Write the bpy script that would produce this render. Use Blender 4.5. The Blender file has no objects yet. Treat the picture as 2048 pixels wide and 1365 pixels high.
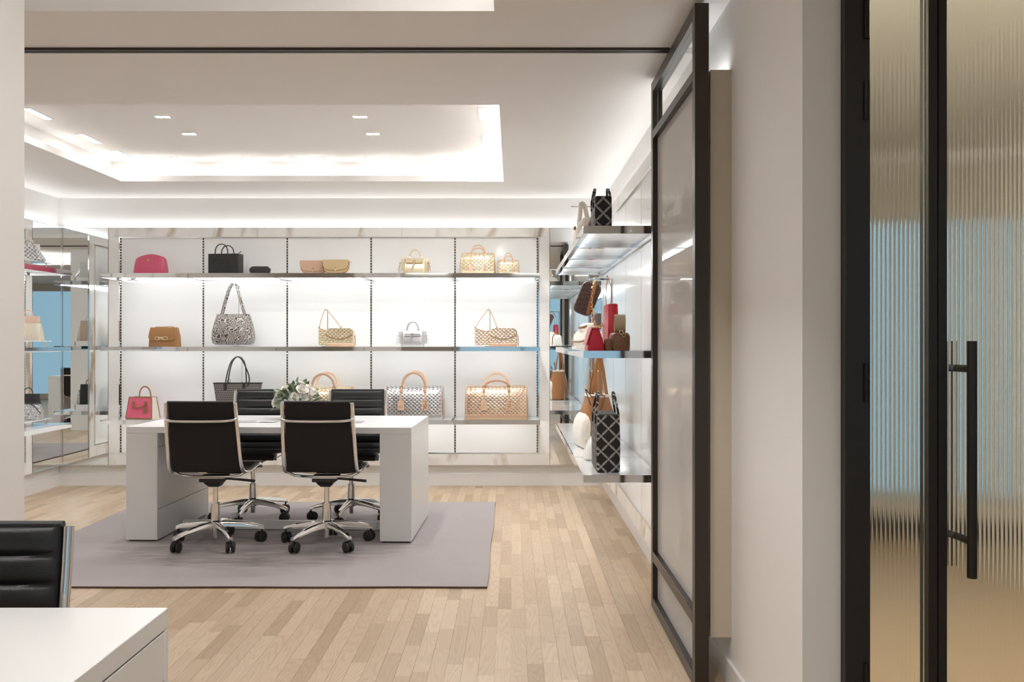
import bpy, bmesh, math, random
from mathutils import Vector, Matrix
R = math.radians
PI = math.pi
random.seed(7)
scene = bpy.context.scene
C = scene.collection

# ---------------------------------------------------------------- camera
CAMZ = 1.318
cam_d = bpy.data.cameras.new('camera')
cam = bpy.data.objects.new('camera', cam_d); C.objects.link(cam)
cam.location = (0, 0, CAMZ); cam.rotation_euler = (PI/2, 0, 0)
cam_d.sensor_width = 36.0; cam_d.lens = 36.0*1750/2048
cam_d.clip_start = 0.05; cam_d.clip_end = 100
scene.camera = cam

# ---------------------------------------------------------------- world (overcast blue daylight outside the shop front)
world = bpy.data.worlds.new('daylight'); scene.world = world
world.use_nodes = True
bg = world.node_tree.nodes['Background']
bg.inputs[0].default_value = (0.27, 0.43, 0.54, 1); bg.inputs[1].default_value = 0.38

scene.view_settings.view_transform = 'Standard'
scene.view_settings.look = 'None'
scene.view_settings.exposure = 1.78
scene.view_settings.gamma = 1.0
scene.view_settings.use_curve_mapping = False
scene.cycles.max_bounces = 8
scene.cycles.glossy_bounces = 5
scene.cycles.transmission_bounces = 8
scene.cycles.diffuse_bounces = 4
scene.cycles.sample_clamp_indirect = 6.0

# strengths of the shop's lamps and of the added fill slots
E_WALL, E_RECESS, E_SHELF, E_LINE, E_TWIN, E_WASH = 2.6, 0.28, 9.0, 80.0, 320.0, 11.0
E_RECESS_FRONT, E_LINE_FRONT, E_FILL_SIDE, E_FILL_REAR = 2.2, 102.0, 45.0, 28.0

# ---------------------------------------------------------------- helpers
class MB:
    def __init__(s): s.v = []; s.f = []; s.smooth = 40
    def add(s, vs, fs):
        n = len(s.v); s.v += [tuple(p) for p in vs]; s.f += [tuple(i+n for i in f) for f in fs]; return s
    def box(s, x0, x1, y0, y1, z0, z1, M=None):
        vs = [Vector((x, y, z)) for z in (z0, z1) for y in (y0, y1) for x in (x0, x1)]
        if M: vs = [M @ p for p in vs]
        return s.add(vs, [(0,2,3,1),(4,5,7,6),(0,1,5,4),(2,6,7,3),(0,4,6,2),(1,3,7,5)])
    def rbox(s, x0, x1, y0, y1, z0, z1, b=0.004, seg=2, M=None):
        bm = bmesh.new(); bmesh.ops.create_cube(bm, size=1)
        for v in bm.verts:
            v.co = Vector(((x0+x1)/2+v.co.x*(x1-x0), (y0+y1)/2+v.co.y*(y1-y0), (z0+z1)/2+v.co.z*(z1-z0)))
        bmesh.ops.bevel(bm, geom=bm.edges[:], offset=b, segments=seg, profile=0.5, affect='EDGES')
        return s.bm(bm, M)
    def bm(s, bm, M=None):
        bm.verts.index_update()
        vs = [(M @ v.co) if M else v.co.copy() for v in bm.verts]
        fs = [[v.index for v in f.verts] for f in bm.faces]
        bm.free(); return s.add(vs, fs)
    def loft(s, rings, cap=True, closed=True, loop=False):
        n = len(rings[0]); base = [p for r in rings for p in r]; fs = []
        m = len(rings)
        for i in range(m if loop else m-1):
            a, b = i*n, ((i+1) % m)*n
            for j in range(n if closed else n-1):
                k = (j+1) % n
                fs.append((a+j, a+k, b+k, b+j))
        if cap and not loop:
            fs.append(tuple(range(n-1, -1, -1))); fs.append(tuple((m-1)*n+j for j in range(n)))
        return s.add(base, fs)
    def tube(s, pts, r, n=8, cap=True, loop=False, flat=None, up=None):
        """round (or flat: (half width, half thickness)) bar swept along pts"""
        pts = [Vector(p) for p in pts]; m = len(pts); rings = []
        rs = r if isinstance(r, (list, tuple)) else [r]*m
        prev = None
        for i, p in enumerate(pts):
            if loop: t = pts[(i+1) % m]-pts[i-1]
            else: t = pts[min(i+1, m-1)]-pts[max(i-1, 0)]
            t.normalize()
            if prev is None:
                u = Vector(up) if up else (Vector((0,0,1)) if abs(t.z) < .9 else Vector((1,0,0)))
            else: u = prev
            u = u-t*u.dot(t)
            if u.length < 1e-6: u = t.orthogonal()
            u.normalize(); w = t.cross(u); prev = u
            a, b = (flat if flat else (rs[i], rs[i]))
            rings.append([p+w*(a*math.cos(2*PI*k/n+PI/n))+u*(b*math.sin(2*PI*k/n+PI/n)) for k in range(n)])
        return s.loft(rings, cap=cap, loop=loop)
    def strap(s, pts, w, t, up=(0,1,0), loop=False):
        """flat strap: rectangle section, w wide along 'up', t thick"""
        pts = [Vector(p) for p in pts]; m = len(pts); rings = []
        for i, p in enumerate(pts):
            if loop: tg = pts[(i+1) % m]-pts[i-1]
            else: tg = pts[min(i+1, m-1)]-pts[max(i-1, 0)]
            tg.normalize(); u = Vector(up); u = (u-tg*u.dot(tg)).normalized(); nrm = tg.cross(u)
            rings.append([p+u*w/2+nrm*t/2, p-u*w/2+nrm*t/2, p-u*w/2-nrm*t/2, p+u*w/2-nrm*t/2])
        return s.loft(rings, loop=loop)
    def lathe(s, prof, n=20, M=None, cap=True):
        rings = []
        for (r, z) in prof:
            ring = [Vector((r*math.cos(2*PI*k/n), r*math.sin(2*PI*k/n), z)) for k in range(n)]
            if M: ring = [M @ p for p in ring]
            rings.append(ring)
        return s.loft(rings, cap=cap)
    def prism(s, poly, d0, d1, axis='y', M=None):
        """polygon in the plane across axis, extruded d0..d1"""
        def P(a, b, d):
            p = {'y': (a, d, b), 'x': (d, a, b), 'z': (a, b, d)}[axis]
            return M @ Vector(p) if M else Vector(p)
        return s.loft([[P(a, b, d0) for a, b in poly], [P(a, b, d1) for a, b in poly]])
    def build(s, name, mat, parent=None, loc=None, rotz=0):
        me = bpy.data.meshes.new(name); me.from_pydata(s.v, [], s.f)
        bm = bmesh.new(); bm.from_mesh(me); bmesh.ops.recalc_face_normals(bm, faces=bm.faces[:]); bm.to_mesh(me); bm.free()
        if s.smooth:
            me.polygons.foreach_set('use_smooth', [True]*len(me.polygons))
            me.set_sharp_from_angle(angle=R(s.smooth))
        me.materials.append(M_[mat] if isinstance(mat, str) else mat)
        o = bpy.data.objects.new(name, me); C.objects.link(o)
        if parent: o.parent = parent
        if loc: o.location = loc
        o.rotation_euler.z = rotz
        return o

def rrect(w, d, r, n=5, cx=0, cy=0):
    """rounded rectangle outline, full size w x d"""
    r = min(r, w/2-1e-4, d/2-1e-4); out = []
    for (sx, sy, a0) in ((1,1,0),(-1,1,90),(-1,-1,180),(1,-1,270)):
        for k in range(n+1):
            a = R(a0+90*k/n)
            out.append((cx+sx*(w/2-r)+r*math.cos(a), cy+sy*(d/2-r)+r*math.sin(a)))
    return out
def arc(cx, cz, rx, rz, a0, a1, n, y=0.0):
    return [Vector((cx+rx*math.cos(R(a0+(a1-a0)*k/n)), y, cz+rz*math.sin(R(a0+(a1-a0)*k/n)))) for k in range(n+1)]
def smoothpts(pts, it=2):
    pts = [Vector(p) for p in pts]
    for _ in range(it):
        q = [pts[0]]
        for a, b in zip(pts, pts[1:]): q += [a*.75+b*.25, a*.25+b*.75]
        q.append(pts[-1]); pts = q
    return pts
def empty(name, loc=(0,0,0), rotz=0):
    o = bpy.data.objects.new(name, None); C.objects.link(o); o.location = loc; o.rotation_euler.z = rotz
    o.empty_display_size = .05; return o
def tag(o, label=None, cat=None, group=None, kind=None):
    if label: o['label'] = label
    if cat: o['category'] = cat
    if group: o['group'] = group
    if kind: o['kind'] = kind
    return o
def thing(name, label, cat, loc=(0,0,0), rotz=0, group=None):
    return tag(empty(name, loc, rotz), label, cat, group)
def copy_tree(o, parent=None):
    c = o.copy(); C.objects.link(c); c.parent = parent
    for ch in list(o.children): copy_tree(ch, c)
    return c
def struct(name, mb, mat): return tag(mb.build(name, mat), kind='structure')
def text_mesh(body, size, ext=0.0006):
    cu = bpy.data.curves.new('t', 'FONT'); cu.body = body; cu.size = size; cu.extrude = ext
    cu.align_x = 'CENTER'; cu.align_y = 'CENTER'; cu.resolution_u = 3
    o = bpy.data.objects.new('t', cu); C.objects.link(o)
    dg = bpy.context.evaluated_depsgraph_get()
    me = bpy.data.meshes.new_from_object(o.evaluated_get(dg))
    vs = [v.co.copy() for v in me.vertices]; fs = [tuple(p.vertices) for p in me.polygons]
    bpy.data.objects.remove(o); bpy.data.meshes.remove(me); bpy.data.curves.remove(cu)
    return vs, fs
def add_text(mb, body, size, M, ext=.0006, sx=1.0):
    vs, fs = text_mesh(body, size, ext)
    mb.add([M @ Vector((v.x*sx, v.y, v.z)) for v in vs], fs); mb.smooth = 0
    return mb
# text facing the camera (-Y): x right, y up
def face_m(x, y, z): return Matrix.Translation((x, y, z)) @ Matrix.Rotation(PI/2, 4, 'X')

# ---------------------------------------------------------------- materials
M_ = {}
def nodes(name):
    m = bpy.data.materials.new(name); m.use_nodes = True; M_[name] = m
    nt = m.node_tree; return m, nt, nt.nodes['Principled BSDF']
def mat(name, col, rough=.5, metal=0.0, coat=0.0, spec=None, noise=0.0, nscale=30, bump=0.0, bscale=200, sheen=0.0):
    m, nt, b = nodes(name)
    b.inputs['Base Color'].default_value = (*col, 1); b.inputs['Roughness'].default_value = rough
    b.inputs['Metallic'].default_value = metal; b.inputs['Coat Weight'].default_value = coat
    if spec is not None: b.inputs['Specular IOR Level'].default_value = spec
    if sheen: b.inputs['Sheen Weight'].default_value = sheen
    tc = nt.nodes.new('ShaderNodeTexCoord')
    if noise:
        n = nt.nodes.new('ShaderNodeTexNoise'); n.inputs['Scale'].default_value = nscale; n.inputs['Detail'].default_value = 4
        nt.links.new(tc.outputs['Object'], n.inputs['Vector'])
        r = nt.nodes.new('ShaderNodeValToRGB')
        r.color_ramp.elements[0].position = .3; r.color_ramp.elements[1].position = .7
        r.color_ramp.elements[0].color = (*[max(0, c*(1-noise)) for c in col], 1)
        r.color_ramp.elements[1].color = (*[min(1, c*(1+noise)) for c in col], 1)
        nt.links.new(n.outputs['Fac'], r.inputs[0]); nt.links.new(r.outputs[0], b.inputs['Base Color'])
    if bump:
        n = nt.nodes.new('ShaderNodeTexNoise'); n.inputs['Scale'].default_value = bscale; n.inputs['Detail'].default_value = 3
        nt.links.new(tc.outputs['Object'], n.inputs['Vector'])
        bp = nt.nodes.new('ShaderNodeBump'); bp.inputs['Strength'].default_value = bump; bp.inputs['Distance'].default_value = .002
        nt.links.new(n.outputs['Fac'], bp.inputs['Height']); nt.links.new(bp.outputs[0], b.inputs['Normal'])
    return m
def emit(name, col, s):
    m, nt, b = nodes(name)
    b.inputs['Base Color'].default_value = (.8,.8,.8,1)
    b.inputs['Emission Color'].default_value = (*col, 1); b.inputs['Emission Strength'].default_value = s
    return m
class NX:
    """tiny expression helper for math nodes"""
    def __init__(s, nt): s.nt = nt
    def m(s, op, a, b=None, c=None):
        n = s.nt.nodes.new('ShaderNodeMath'); n.operation = op
        for i, x in enumerate((a, b, c)):
            if x is None: continue
            if isinstance(x, (int, float)): n.inputs[i].default_value = x
            else: s.nt.links.new(x, n.inputs[i])
        return n.outputs[0]
    def xyz(s, which='Object'):
        tc = s.nt.nodes.new('ShaderNodeTexCoord'); sp = s.nt.nodes.new('ShaderNodeSeparateXYZ')
        s.nt.links.new(tc.outputs[which], sp.inputs[0]); return sp.outputs
    def mix(s, f, c0, c1):
        n = s.nt.nodes.new('ShaderNodeMix'); n.data_type = 'RGBA'
        s.nt.links.new(f, n.inputs[0])
        for i, c in ((6, c0), (7, c1)):
            if isinstance(c, tuple): n.inputs[i].default_value = (*c, 1)
            else: s.nt.links.new(c, n.inputs[i])
        return n.outputs[2]

mat('white_paint', (.83,.815,.795), .6, bump=.02)
mat('ceiling_paint', (.84,.815,.79), .75)
mat('greige_paint', (.66,.61,.55), .7)
mat('base_paint', (.82,.80,.77), .45)
mat('panel_glass', (.90,.90,.89), .09, spec=.4)
mat('desk_white', (.80,.80,.80), .28)
mat('chrome', (.80,.80,.80), .05, 1.0)
mat('chair_chrome', (.82,.81,.80), .09, 1.0)
mat('mirror', (.86,.89,.89), .0, 1.0)
mat('bronze_frame', (.055,.045,.038), .36, .6)
mat('door_black', (.012,.010,.009), .45)
mat('linen_edge', (.58,.51,.41), .8, bump=.2, bscale=500)
mat('black_leather', (.011,.011,.012), .38, bump=.25, bscale=260)
mat('black_mesh', (.012,.009,.008), .85, bump=.3, bscale=900)
mat('black_plastic', (.015,.014,.014), .4)
mat('rubber', (.02,.02,.02), .5)
mat('shelf_top', (.84,.86,.86), .06, coat=.2)
mat('shelf_under', (.78,.80,.80), .18)
mat('steel_grey', (.45,.45,.46), .3, .8)
mat('pink', (.58,.09,.16), .35, bump=.15, bscale=600)
mat('hot_pink', (.78,.14,.23), .38, bump=.15, bscale=600)
mat('tan', (.34,.165,.055), .45, bump=.15, bscale=500)
mat('trim_tan', (.30,.16,.065), .45)
mat('cream', (.78,.72,.62), .5, noise=.06, nscale=60)
mat('vachetta', (.72,.49,.35), .45)
mat('rose_leather', (.60,.385,.28), .35, .15)
mat('gold_hw', (.75,.55,.28), .2, 1.0)
mat('bag_black', (.013,.012,.012), .42, bump=.2, bscale=600)
mat('bag_black_soft', (.02,.019,.018), .5, bump=.5, bscale=220)
mat('gold_metal', (.80,.62,.36), .28, .75, bump=.15, bscale=90)
mat('pale_gold', (.86,.75,.54), .30, .7, bump=.15, bscale=90)
mat('silver_metal', (.66,.66,.67), .30, .8, bump=.2, bscale=90)
mat('silver_dark', (.42,.42,.43), .4, .5)
mat('copper_leather', (.70,.49,.33), .4, .2)
mat('caramel', (.36,.15,.045), .5, bump=.2, bscale=300)
mat('brown', (.155,.066,.028), .45, bump=.2, bscale=400)
mat('taupe', (.40,.31,.20), .6, bump=.3, bscale=700)
mat('red', (.50,.012,.03), .32, bump=.1, bscale=400)
mat('rose_red', (.66,.10,.12), .35)
mat('shearling', (.86,.80,.71), .95, bump=1.0, bscale=90, sheen=.5, noise=.08, nscale=70)
mat('white_leather', (.82,.79,.74), .45, bump=.1, bscale=300)
mat('grey_paper', (.42,.42,.44), .4)
mat('ink_grey', (.25,.25,.26), .5)
mat('petal', (.86,.83,.76), .6, sheen=.2)
mat('leaf', (.075,.115,.045), .5, noise=.4, nscale=40)
mat('leaf_pale', (.22,.27,.17), .55, noise=.3, nscale=40)
mat('vase_ceramic', (.75,.74,.72), .2)
mat('peach', (.72,.50,.38), .5)
mat('hinge_black', (.016,.014,.012), .35, .5)
emit('led_white', (.97,.985,1.0), E_WALL)
emit('led_recess', (.97,.985,1.0), E_RECESS)
emit('led_shelf', (.97,.985,1.0), E_SHELF)
emit('led_line', (1.0,.985,.965), E_LINE)
emit('led_twin', (1.0,.985,.965), E_TWIN)
emit('led_recess_front', (.98,.99,1.0), E_RECESS_FRONT)
emit('led_line_front', (1.0,.98,.955), E_LINE_FRONT)
emit('led_wash', (1.0,.985,.965), E_WASH)
emit('led_fill_rear', (1.0,.98,.955), E_FILL_REAR)
emit('led_fill_side', (1.0,.88,.70), E_FILL_SIDE)

def mk_floor():
    m, nt, b = nodes('oak'); x = NX(nt)
    geo = nt.nodes.new('ShaderNodeNewGeometry'); oi = nt.nodes.new('ShaderNodeObjectInfo')
    rnd = x.m('FRACT', x.m('ADD', oi.outputs['Random'], x.m('MULTIPLY', geo.outputs['Random Per Island'], 7.31)))
    sp = nt.nodes.new('ShaderNodeSeparateXYZ'); nt.links.new(geo.outputs['Position'], sp.inputs[0])
    cb = nt.nodes.new('ShaderNodeCombineXYZ')
    nt.links.new(x.m('ADD', sp.outputs[0], x.m('MULTIPLY', rnd, 37.0)), cb.inputs[0])
    nt.links.new(x.m('ADD', x.m('MULTIPLY', sp.outputs[1], .10), x.m('MULTIPLY', rnd, 91.0)), cb.inputs[1])
    nt.links.new(x.m('MULTIPLY', rnd, 13.0), cb.inputs[2])
    # cathedral rings
    n0 = nt.nodes.new('ShaderNodeTexNoise'); n0.inputs['Scale'].default_value = 7; n0.inputs['Detail'].default_value = 2
    nt.links.new(cb.outputs[0], n0.inputs['Vector'])
    rings = x.m('PINGPONG', x.m('MULTIPLY', n0.outputs['Fac'], 58.0), 1.0)
    n1 = nt.nodes.new('ShaderNodeTexNoise'); n1.inputs['Scale'].default_value = 160; n1.inputs['Detail'].default_value = 3
    nt.links.new(cb.outputs[0], n1.inputs['Vector'])
    grain = x.m('ADD', x.m('MULTIPLY', x.m('POWER', rings, 2.0), .38), x.m('MULTIPLY', n1.outputs['Fac'], .4))
    r = nt.nodes.new('ShaderNodeValToRGB'); e = r.color_ramp.elements
    e[0].position = 0; e[0].color = (.50,.375,.25,1); e[1].position = 1; e[1].color = (.73,.585,.43,1)
    k = e.new(.25); k.color = (.61,.47,.33,1); k = e.new(.7); k.color = (.66,.52,.375,1)
    nt.links.new(rnd, r.inputs[0])
    dark = nt.nodes.new('ShaderNodeMix'); dark.data_type = 'RGBA'; dark.blend_type = 'MULTIPLY'
    nt.links.new(x.m('MULTIPLY', grain, .9), dark.inputs[0]); nt.links.new(r.outputs[0], dark.inputs[6])
    dark.inputs[7].default_value = (.70,.60,.50,1)
    nt.links.new(dark.outputs[2], b.inputs['Base Color'])
    b.inputs['Roughness'].default_value = .38
mk_floor()
def mk_marble():
    m, nt, b = nodes('marble'); x = NX(nt)
    geo = nt.nodes.new('ShaderNodeNewGeometry'); oi = nt.nodes.new('ShaderNodeObjectInfo')
    mp = nt.nodes.new('ShaderNodeMapping'); mp.inputs['Rotation'].default_value = (.5,.65,.35); mp.inputs['Scale'].default_value = (1,1,.42)
    off = nt.nodes.new('ShaderNodeVectorMath'); off.operation = 'ADD'
    cb = nt.nodes.new('ShaderNodeCombineXYZ'); nt.links.new(x.m('MULTIPLY', oi.outputs['Random'], 20.0), cb.inputs[0])
    nt.links.new(geo.outputs['Position'], off.inputs[0]); nt.links.new(cb.outputs[0], off.inputs[1])
    nt.links.new(off.outputs[0], mp.inputs[0])
    n = nt.nodes.new('ShaderNodeTexNoise'); n.inputs['Scale'].default_value = 1.7; n.inputs['Detail'].default_value = 5; n.inputs['Distortion'].default_value = .6
    nt.links.new(mp.outputs[0], n.inputs['Vector'])
    vein = x.m('SUBTRACT', 1.0, x.m('MULTIPLY', x.m('ABSOLUTE', x.m('SUBTRACT', n.outputs['Fac'], .5)), 22.0))
    vein = x.m('MAXIMUM', vein, 0.0)
    n2 = nt.nodes.new('ShaderNodeTexNoise'); n2.inputs['Scale'].default_value = 5; n2.inputs['Detail'].default_value = 4
    nt.links.new(mp.outputs[0], n2.inputs['Vector'])
    f = x.m('MULTIPLY', vein, x.m('MULTIPLY', x.m('MAXIMUM', x.m('SUBTRACT', n2.outputs['Fac'], .38), 0.0), 4.2))
    n3 = nt.nodes.new('ShaderNodeTexNoise'); n3.inputs['Scale'].default_value = 2.2; nt.links.new(mp.outputs[0], n3.inputs['Vector'])
    veincol = x.mix(n3.outputs['Fac'], (.26,.24,.22), (.60,.38,.17))
    cloud = x.mix(n2.outputs['Fac'], (.90,.885,.86), (.85,.82,.775))
    col = x.mix(x.m('MINIMUM', f, .85), cloud, veincol)
    nt.links.new(col, b.inputs['Base Color']); b.inputs['Roughness'].default_value = .18
mk_marble()
def mk_rug():
    m, nt, b = nodes('rug_pile'); x = NX(nt)
    tc = nt.nodes.new('ShaderNodeTexCoord')
    n = nt.nodes.new('ShaderNodeTexNoise'); n.inputs['Scale'].default_value = 3.5; n.inputs['Detail'].default_value = 6; n.inputs['Distortion'].default_value = 1.2
    nt.links.new(tc.outputs['Object'], n.inputs['Vector'])
    f = nt.nodes.new('ShaderNodeTexNoise'); f.inputs['Scale'].default_value = 350; f.inputs['Detail'].default_value = 2
    nt.links.new(tc.outputs['Object'], f.inputs['Vector'])
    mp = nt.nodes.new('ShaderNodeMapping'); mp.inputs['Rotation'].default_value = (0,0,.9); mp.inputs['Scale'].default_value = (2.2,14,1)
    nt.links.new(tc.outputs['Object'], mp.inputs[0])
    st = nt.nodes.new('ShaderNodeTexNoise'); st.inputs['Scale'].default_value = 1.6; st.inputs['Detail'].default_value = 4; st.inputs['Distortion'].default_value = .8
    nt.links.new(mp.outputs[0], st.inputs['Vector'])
    p = x.xyz('Object')   # pile direction streaks, with the shadow around the chairs painted in darker
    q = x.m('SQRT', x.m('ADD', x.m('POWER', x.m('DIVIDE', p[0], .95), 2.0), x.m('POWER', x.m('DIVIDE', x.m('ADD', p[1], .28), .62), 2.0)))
    shaded_pile = x.m('MINIMUM', x.m('MAXIMUM', x.m('MULTIPLY', x.m('SUBTRACT', 1.15, q), 3.0), 0.0), 1.0)
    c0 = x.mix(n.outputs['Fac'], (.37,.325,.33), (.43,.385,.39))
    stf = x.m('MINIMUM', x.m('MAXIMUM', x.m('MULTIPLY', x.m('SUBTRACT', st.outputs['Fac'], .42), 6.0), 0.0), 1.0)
    c = x.mix(x.m('MULTIPLY', shaded_pile, .8), c0, x.mix(stf, (.235,.195,.195), (.44,.39,.385)))
    c2 = x.mix(x.m('MULTIPLY', f.outputs['Fac'], .35), c, (.52,.47,.47))
    nt.links.new(c2, b.inputs['Base Color']); b.inputs['Roughness'].default_value = .95; b.inputs['Sheen Weight'].default_value = .3
    bp = nt.nodes.new('ShaderNodeBump'); bp.inputs['Strength'].default_value = .6; bp.inputs['Distance'].default_value = .004
    nt.links.new(f.outputs['Fac'], bp.inputs['Height']); nt.links.new(bp.outputs[0], b.inputs['Normal'])
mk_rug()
mat('rug_edge', (.12,.075,.05), .9, noise=.3, nscale=200)
def mk_slots():
    m, nt, b = nodes('slotted'); x = NX(nt)
    p = x.xyz('Object')
    f = x.m('GREATER_THAN', x.m('FRACT', x.m('MULTIPLY', p[2], 40.0)), .42)
    nt.links.new(x.mix(f, (.62,.60,.56), (.035,.03,.025)), b.inputs['Base Color'])
    nt.links.new(x.m('SUBTRACT', 1.0, f), b.inputs['Metallic']); b.inputs['Roughness'].default_value = .25
mk_slots()
def mk_glass(name, tint, rough=0.0):
    m, nt, b = nodes(name)
    b.inputs['Base Color'].default_value = (*tint, 1); b.inputs['Transmission Weight'].default_value = 1
    b.inputs['Roughness'].default_value = rough; b.inputs['IOR'].default_value = 1.45
mk_glass('clear_glass', (.97,.99,.985)); mk_glass('door_glass', (.80,.83,.79), .08)
def mk_fluted():
    """fluted glass with a slightly milky body"""
    mk_glass('fluted_glass', (.97,.97,.96)); nt = M_['fluted_glass'].node_tree; b = nt.nodes['Principled BSDF']
    t = nt.nodes.new('ShaderNodeBsdfTranslucent'); t.inputs[0].default_value = (.94,.925,.91,1)
    d = nt.nodes.new('ShaderNodeBsdfDiffuse'); d.inputs[0].default_value = (.94,.925,.91,1)
    m1 = nt.nodes.new('ShaderNodeMixShader'); m1.inputs[0].default_value = .5
    nt.links.new(t.outputs[0], m1.inputs[1]); nt.links.new(d.outputs[0], m1.inputs[2])
    tr = nt.nodes.new('ShaderNodeBsdfTransparent'); m3 = nt.nodes.new('ShaderNodeMixShader'); m3.inputs[0].default_value = .35
    nt.links.new(b.outputs[0], m3.inputs[1]); nt.links.new(tr.outputs[0], m3.inputs[2])
    m2 = nt.nodes.new('ShaderNodeMixShader'); m2.inputs[0].default_value = .5
    nt.links.new(m3.outputs[0], m2.inputs[1]); nt.links.new(m1.outputs[0], m2.inputs[2])
    nt.links.new(m2.outputs[0], nt.nodes['Material Output'].inputs[0])
mk_fluted()
def mk_quilt(name, c0, c1, cw, ch, metal=.8, rough=.24):
    """metallic hide embossed in a small basket-weave check"""
    m, nt, b = nodes(name); x = NX(nt); p = x.xyz('Object')
    a = x.m('SINE', x.m('MULTIPLY', x.m('ADD', p[0], x.m('MULTIPLY', p[1], .8)), PI/cw)); c = x.m('SINE', x.m('MULTIPLY', p[2], PI/ch))
    f = x.m('ADD', x.m('MULTIPLY', x.m('MULTIPLY', a, c), 1.6), .62)
    f = x.m('MINIMUM', x.m('MAXIMUM', f, 0.0), 1.0)
    nt.links.new(x.mix(f, c1, c0), b.inputs['Base Color'])
    bp = nt.nodes.new('ShaderNodeBump'); bp.inputs['Strength'].default_value = .5; bp.inputs['Distance'].default_value = .004
    nt.links.new(f, bp.inputs['Height']); nt.links.new(bp.outputs[0], b.inputs['Normal'])
    b.inputs['Metallic'].default_value = metal; b.inputs['Roughness'].default_value = rough
mk_quilt('quilt_gold', (.93,.81,.59), (.74,.61,.40), .018, .016)
mk_quilt('quilt_rose', (.93,.74,.58), (.64,.45,.31), .018, .016)
mk_quilt('quilt_silver', (.90,.90,.90), (.34,.34,.35), .018, .016)
mk_quilt('quilt_cream', (.84,.77,.65), (.66,.58,.46), .008, .008, .2, .4)
def mk_snake():
    m, nt, b = nodes('snakeskin'); x = NX(nt)
    tc = nt.nodes.new('ShaderNodeTexCoord')
    n = nt.nodes.new('ShaderNodeTexNoise'); n.inputs['Scale'].default_value = 12; nt.links.new(tc.outputs['Object'], n.inputs['Vector'])
    mx = nt.nodes.new('ShaderNodeMix'); mx.data_type = 'VECTOR'; mx.inputs[0].default_value = .08
    nt.links.new(tc.outputs['Object'], mx.inputs[4]); nt.links.new(n.outputs['Color'], mx.inputs[5])
    v = nt.nodes.new('ShaderNodeTexVoronoi'); v.feature = 'DISTANCE_TO_EDGE'; v.inputs['Scale'].default_value = 33
    nt.links.new(mx.outputs[1], v.inputs['Vector'])
    d = v.outputs['Distance']
    r = nt.nodes.new('ShaderNodeValToRGB'); e = r.color_ramp.elements; r.color_ramp.interpolation = 'LINEAR'
    e[0].position = 0; e[0].color = (.60,.56,.53,1); e[1].position = 1; e[1].color = (.33,.29,.28,1)
    for p, c in ((.05,(.60,.56,.53,1)),(.085,(.02,.016,.015,1)),(.17,(.03,.025,.025,1)),(.22,(.42,.38,.36,1))):
        k = e.new(p); k.color = c
    nt.links.new(d, r.inputs[0]); nt.links.new(r.outputs[0], b.inputs['Base Color']); b.inputs['Roughness'].default_value = .4
mk_snake()
def mk_mono(name, dark, light, sc, thick=.13):
    """small repeated letter-like monogram weave"""
    m, nt, b = nodes(name); x = NX(nt); p = x.xyz('Object')
    u = x.m('MULTIPLY', x.m('ADD', p[0], x.m('MULTIPLY', p[1], .9)), sc); v = x.m('MULTIPLY', p[2], sc)
    row = x.m('FLOOR', v); u2 = x.m('ADD', u, x.m('MULTIPLY', row, .5))
    fu = x.m('SUBTRACT', x.m('FRACT', u2), .5); fv = x.m('SUBTRACT', x.m('FRACT', v), .5)
    zig = x.m('ABSOLUTE', x.m('SUBTRACT', x.m('ABSOLUTE', x.m('SUBTRACT', x.m('ABSOLUTE', x.m('MULTIPLY', fu, 2.0)), .5)), x.m('ADD', x.m('MULTIPLY', fv, .6), .25)))
    f = x.m('MULTIPLY', x.m('MULTIPLY', x.m('LESS_THAN', zig, thick), x.m('LESS_THAN', x.m('ABSOLUTE', fu), .42)), x.m('LESS_THAN', x.m('ABSOLUTE', fv), .45))
    nt.links.new(x.mix(f, dark, light), b.inputs['Base Color']); b.inputs['Roughness'].default_value = .5
mk_mono('mono_grey', (.035,.031,.030), (.30,.27,.25), 52)
mk_mono('mono_brown', (.055,.026,.018), (.13,.07,.05), 36)
def mk_chainprint(name, period, off):
    """dark cloth printed with a diamond lattice of pale chain links"""
    m, nt, b = nodes(name); x = NX(nt); p = x.xyz('Object')
    a = x.m('ADD', p[0], x.m('ADD', p[1], off))
    pz = x.m('ADD', p[2], .008); u = x.m('DIVIDE', x.m('ADD', a, pz), period); v = x.m('DIVIDE', x.m('SUBTRACT', a, pz), period)
    def lattice(s, t):
        ds = x.m('MULTIPLY', x.m('SUBTRACT', s, x.m('ROUND', s)), 1.0)       # across
        al = x.m('SUBTRACT', x.m('FRACT', x.m('ADD', t, 0.0)), .5)          # along -.5 .. .5
        def ring(center, ra, rb, w):
            q = x.m('SQRT', x.m('ADD', x.m('POWER', x.m('DIVIDE', ds, ra), 2.0), x.m('POWER', x.m('DIVIDE', x.m('SUBTRACT', al, center), rb), 2.0)))
            return x.m('LESS_THAN', x.m('ABSOLUTE', x.m('SUBTRACT', q, 1.0)), w)
        big = x.m('MAXIMUM', ring(0.0, .085, .25, .20), x.m('MULTIPLY', x.m('LESS_THAN', x.m('ABSOLUTE', ds), .028), x.m('LESS_THAN', x.m('ABSOLUTE', al), .2)))
        return x.m('MAXIMUM', big, x.m('MAXIMUM', ring(.36, .06, .10, .3), ring(-.36, .06, .10, .3)))
    f = x.m('MINIMUM', x.m('MAXIMUM', lattice(u, v), lattice(v, u)), 1.0)
    nt.links.new(x.mix(f, (.010,.009,.009), (.50,.48,.45)), b.inputs['Base Color']); b.inputs['Roughness'].default_value = .6
mk_chainprint('chain_print', .079, .15)
mk_chainprint('chain_print_small', .079, .12)
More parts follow.
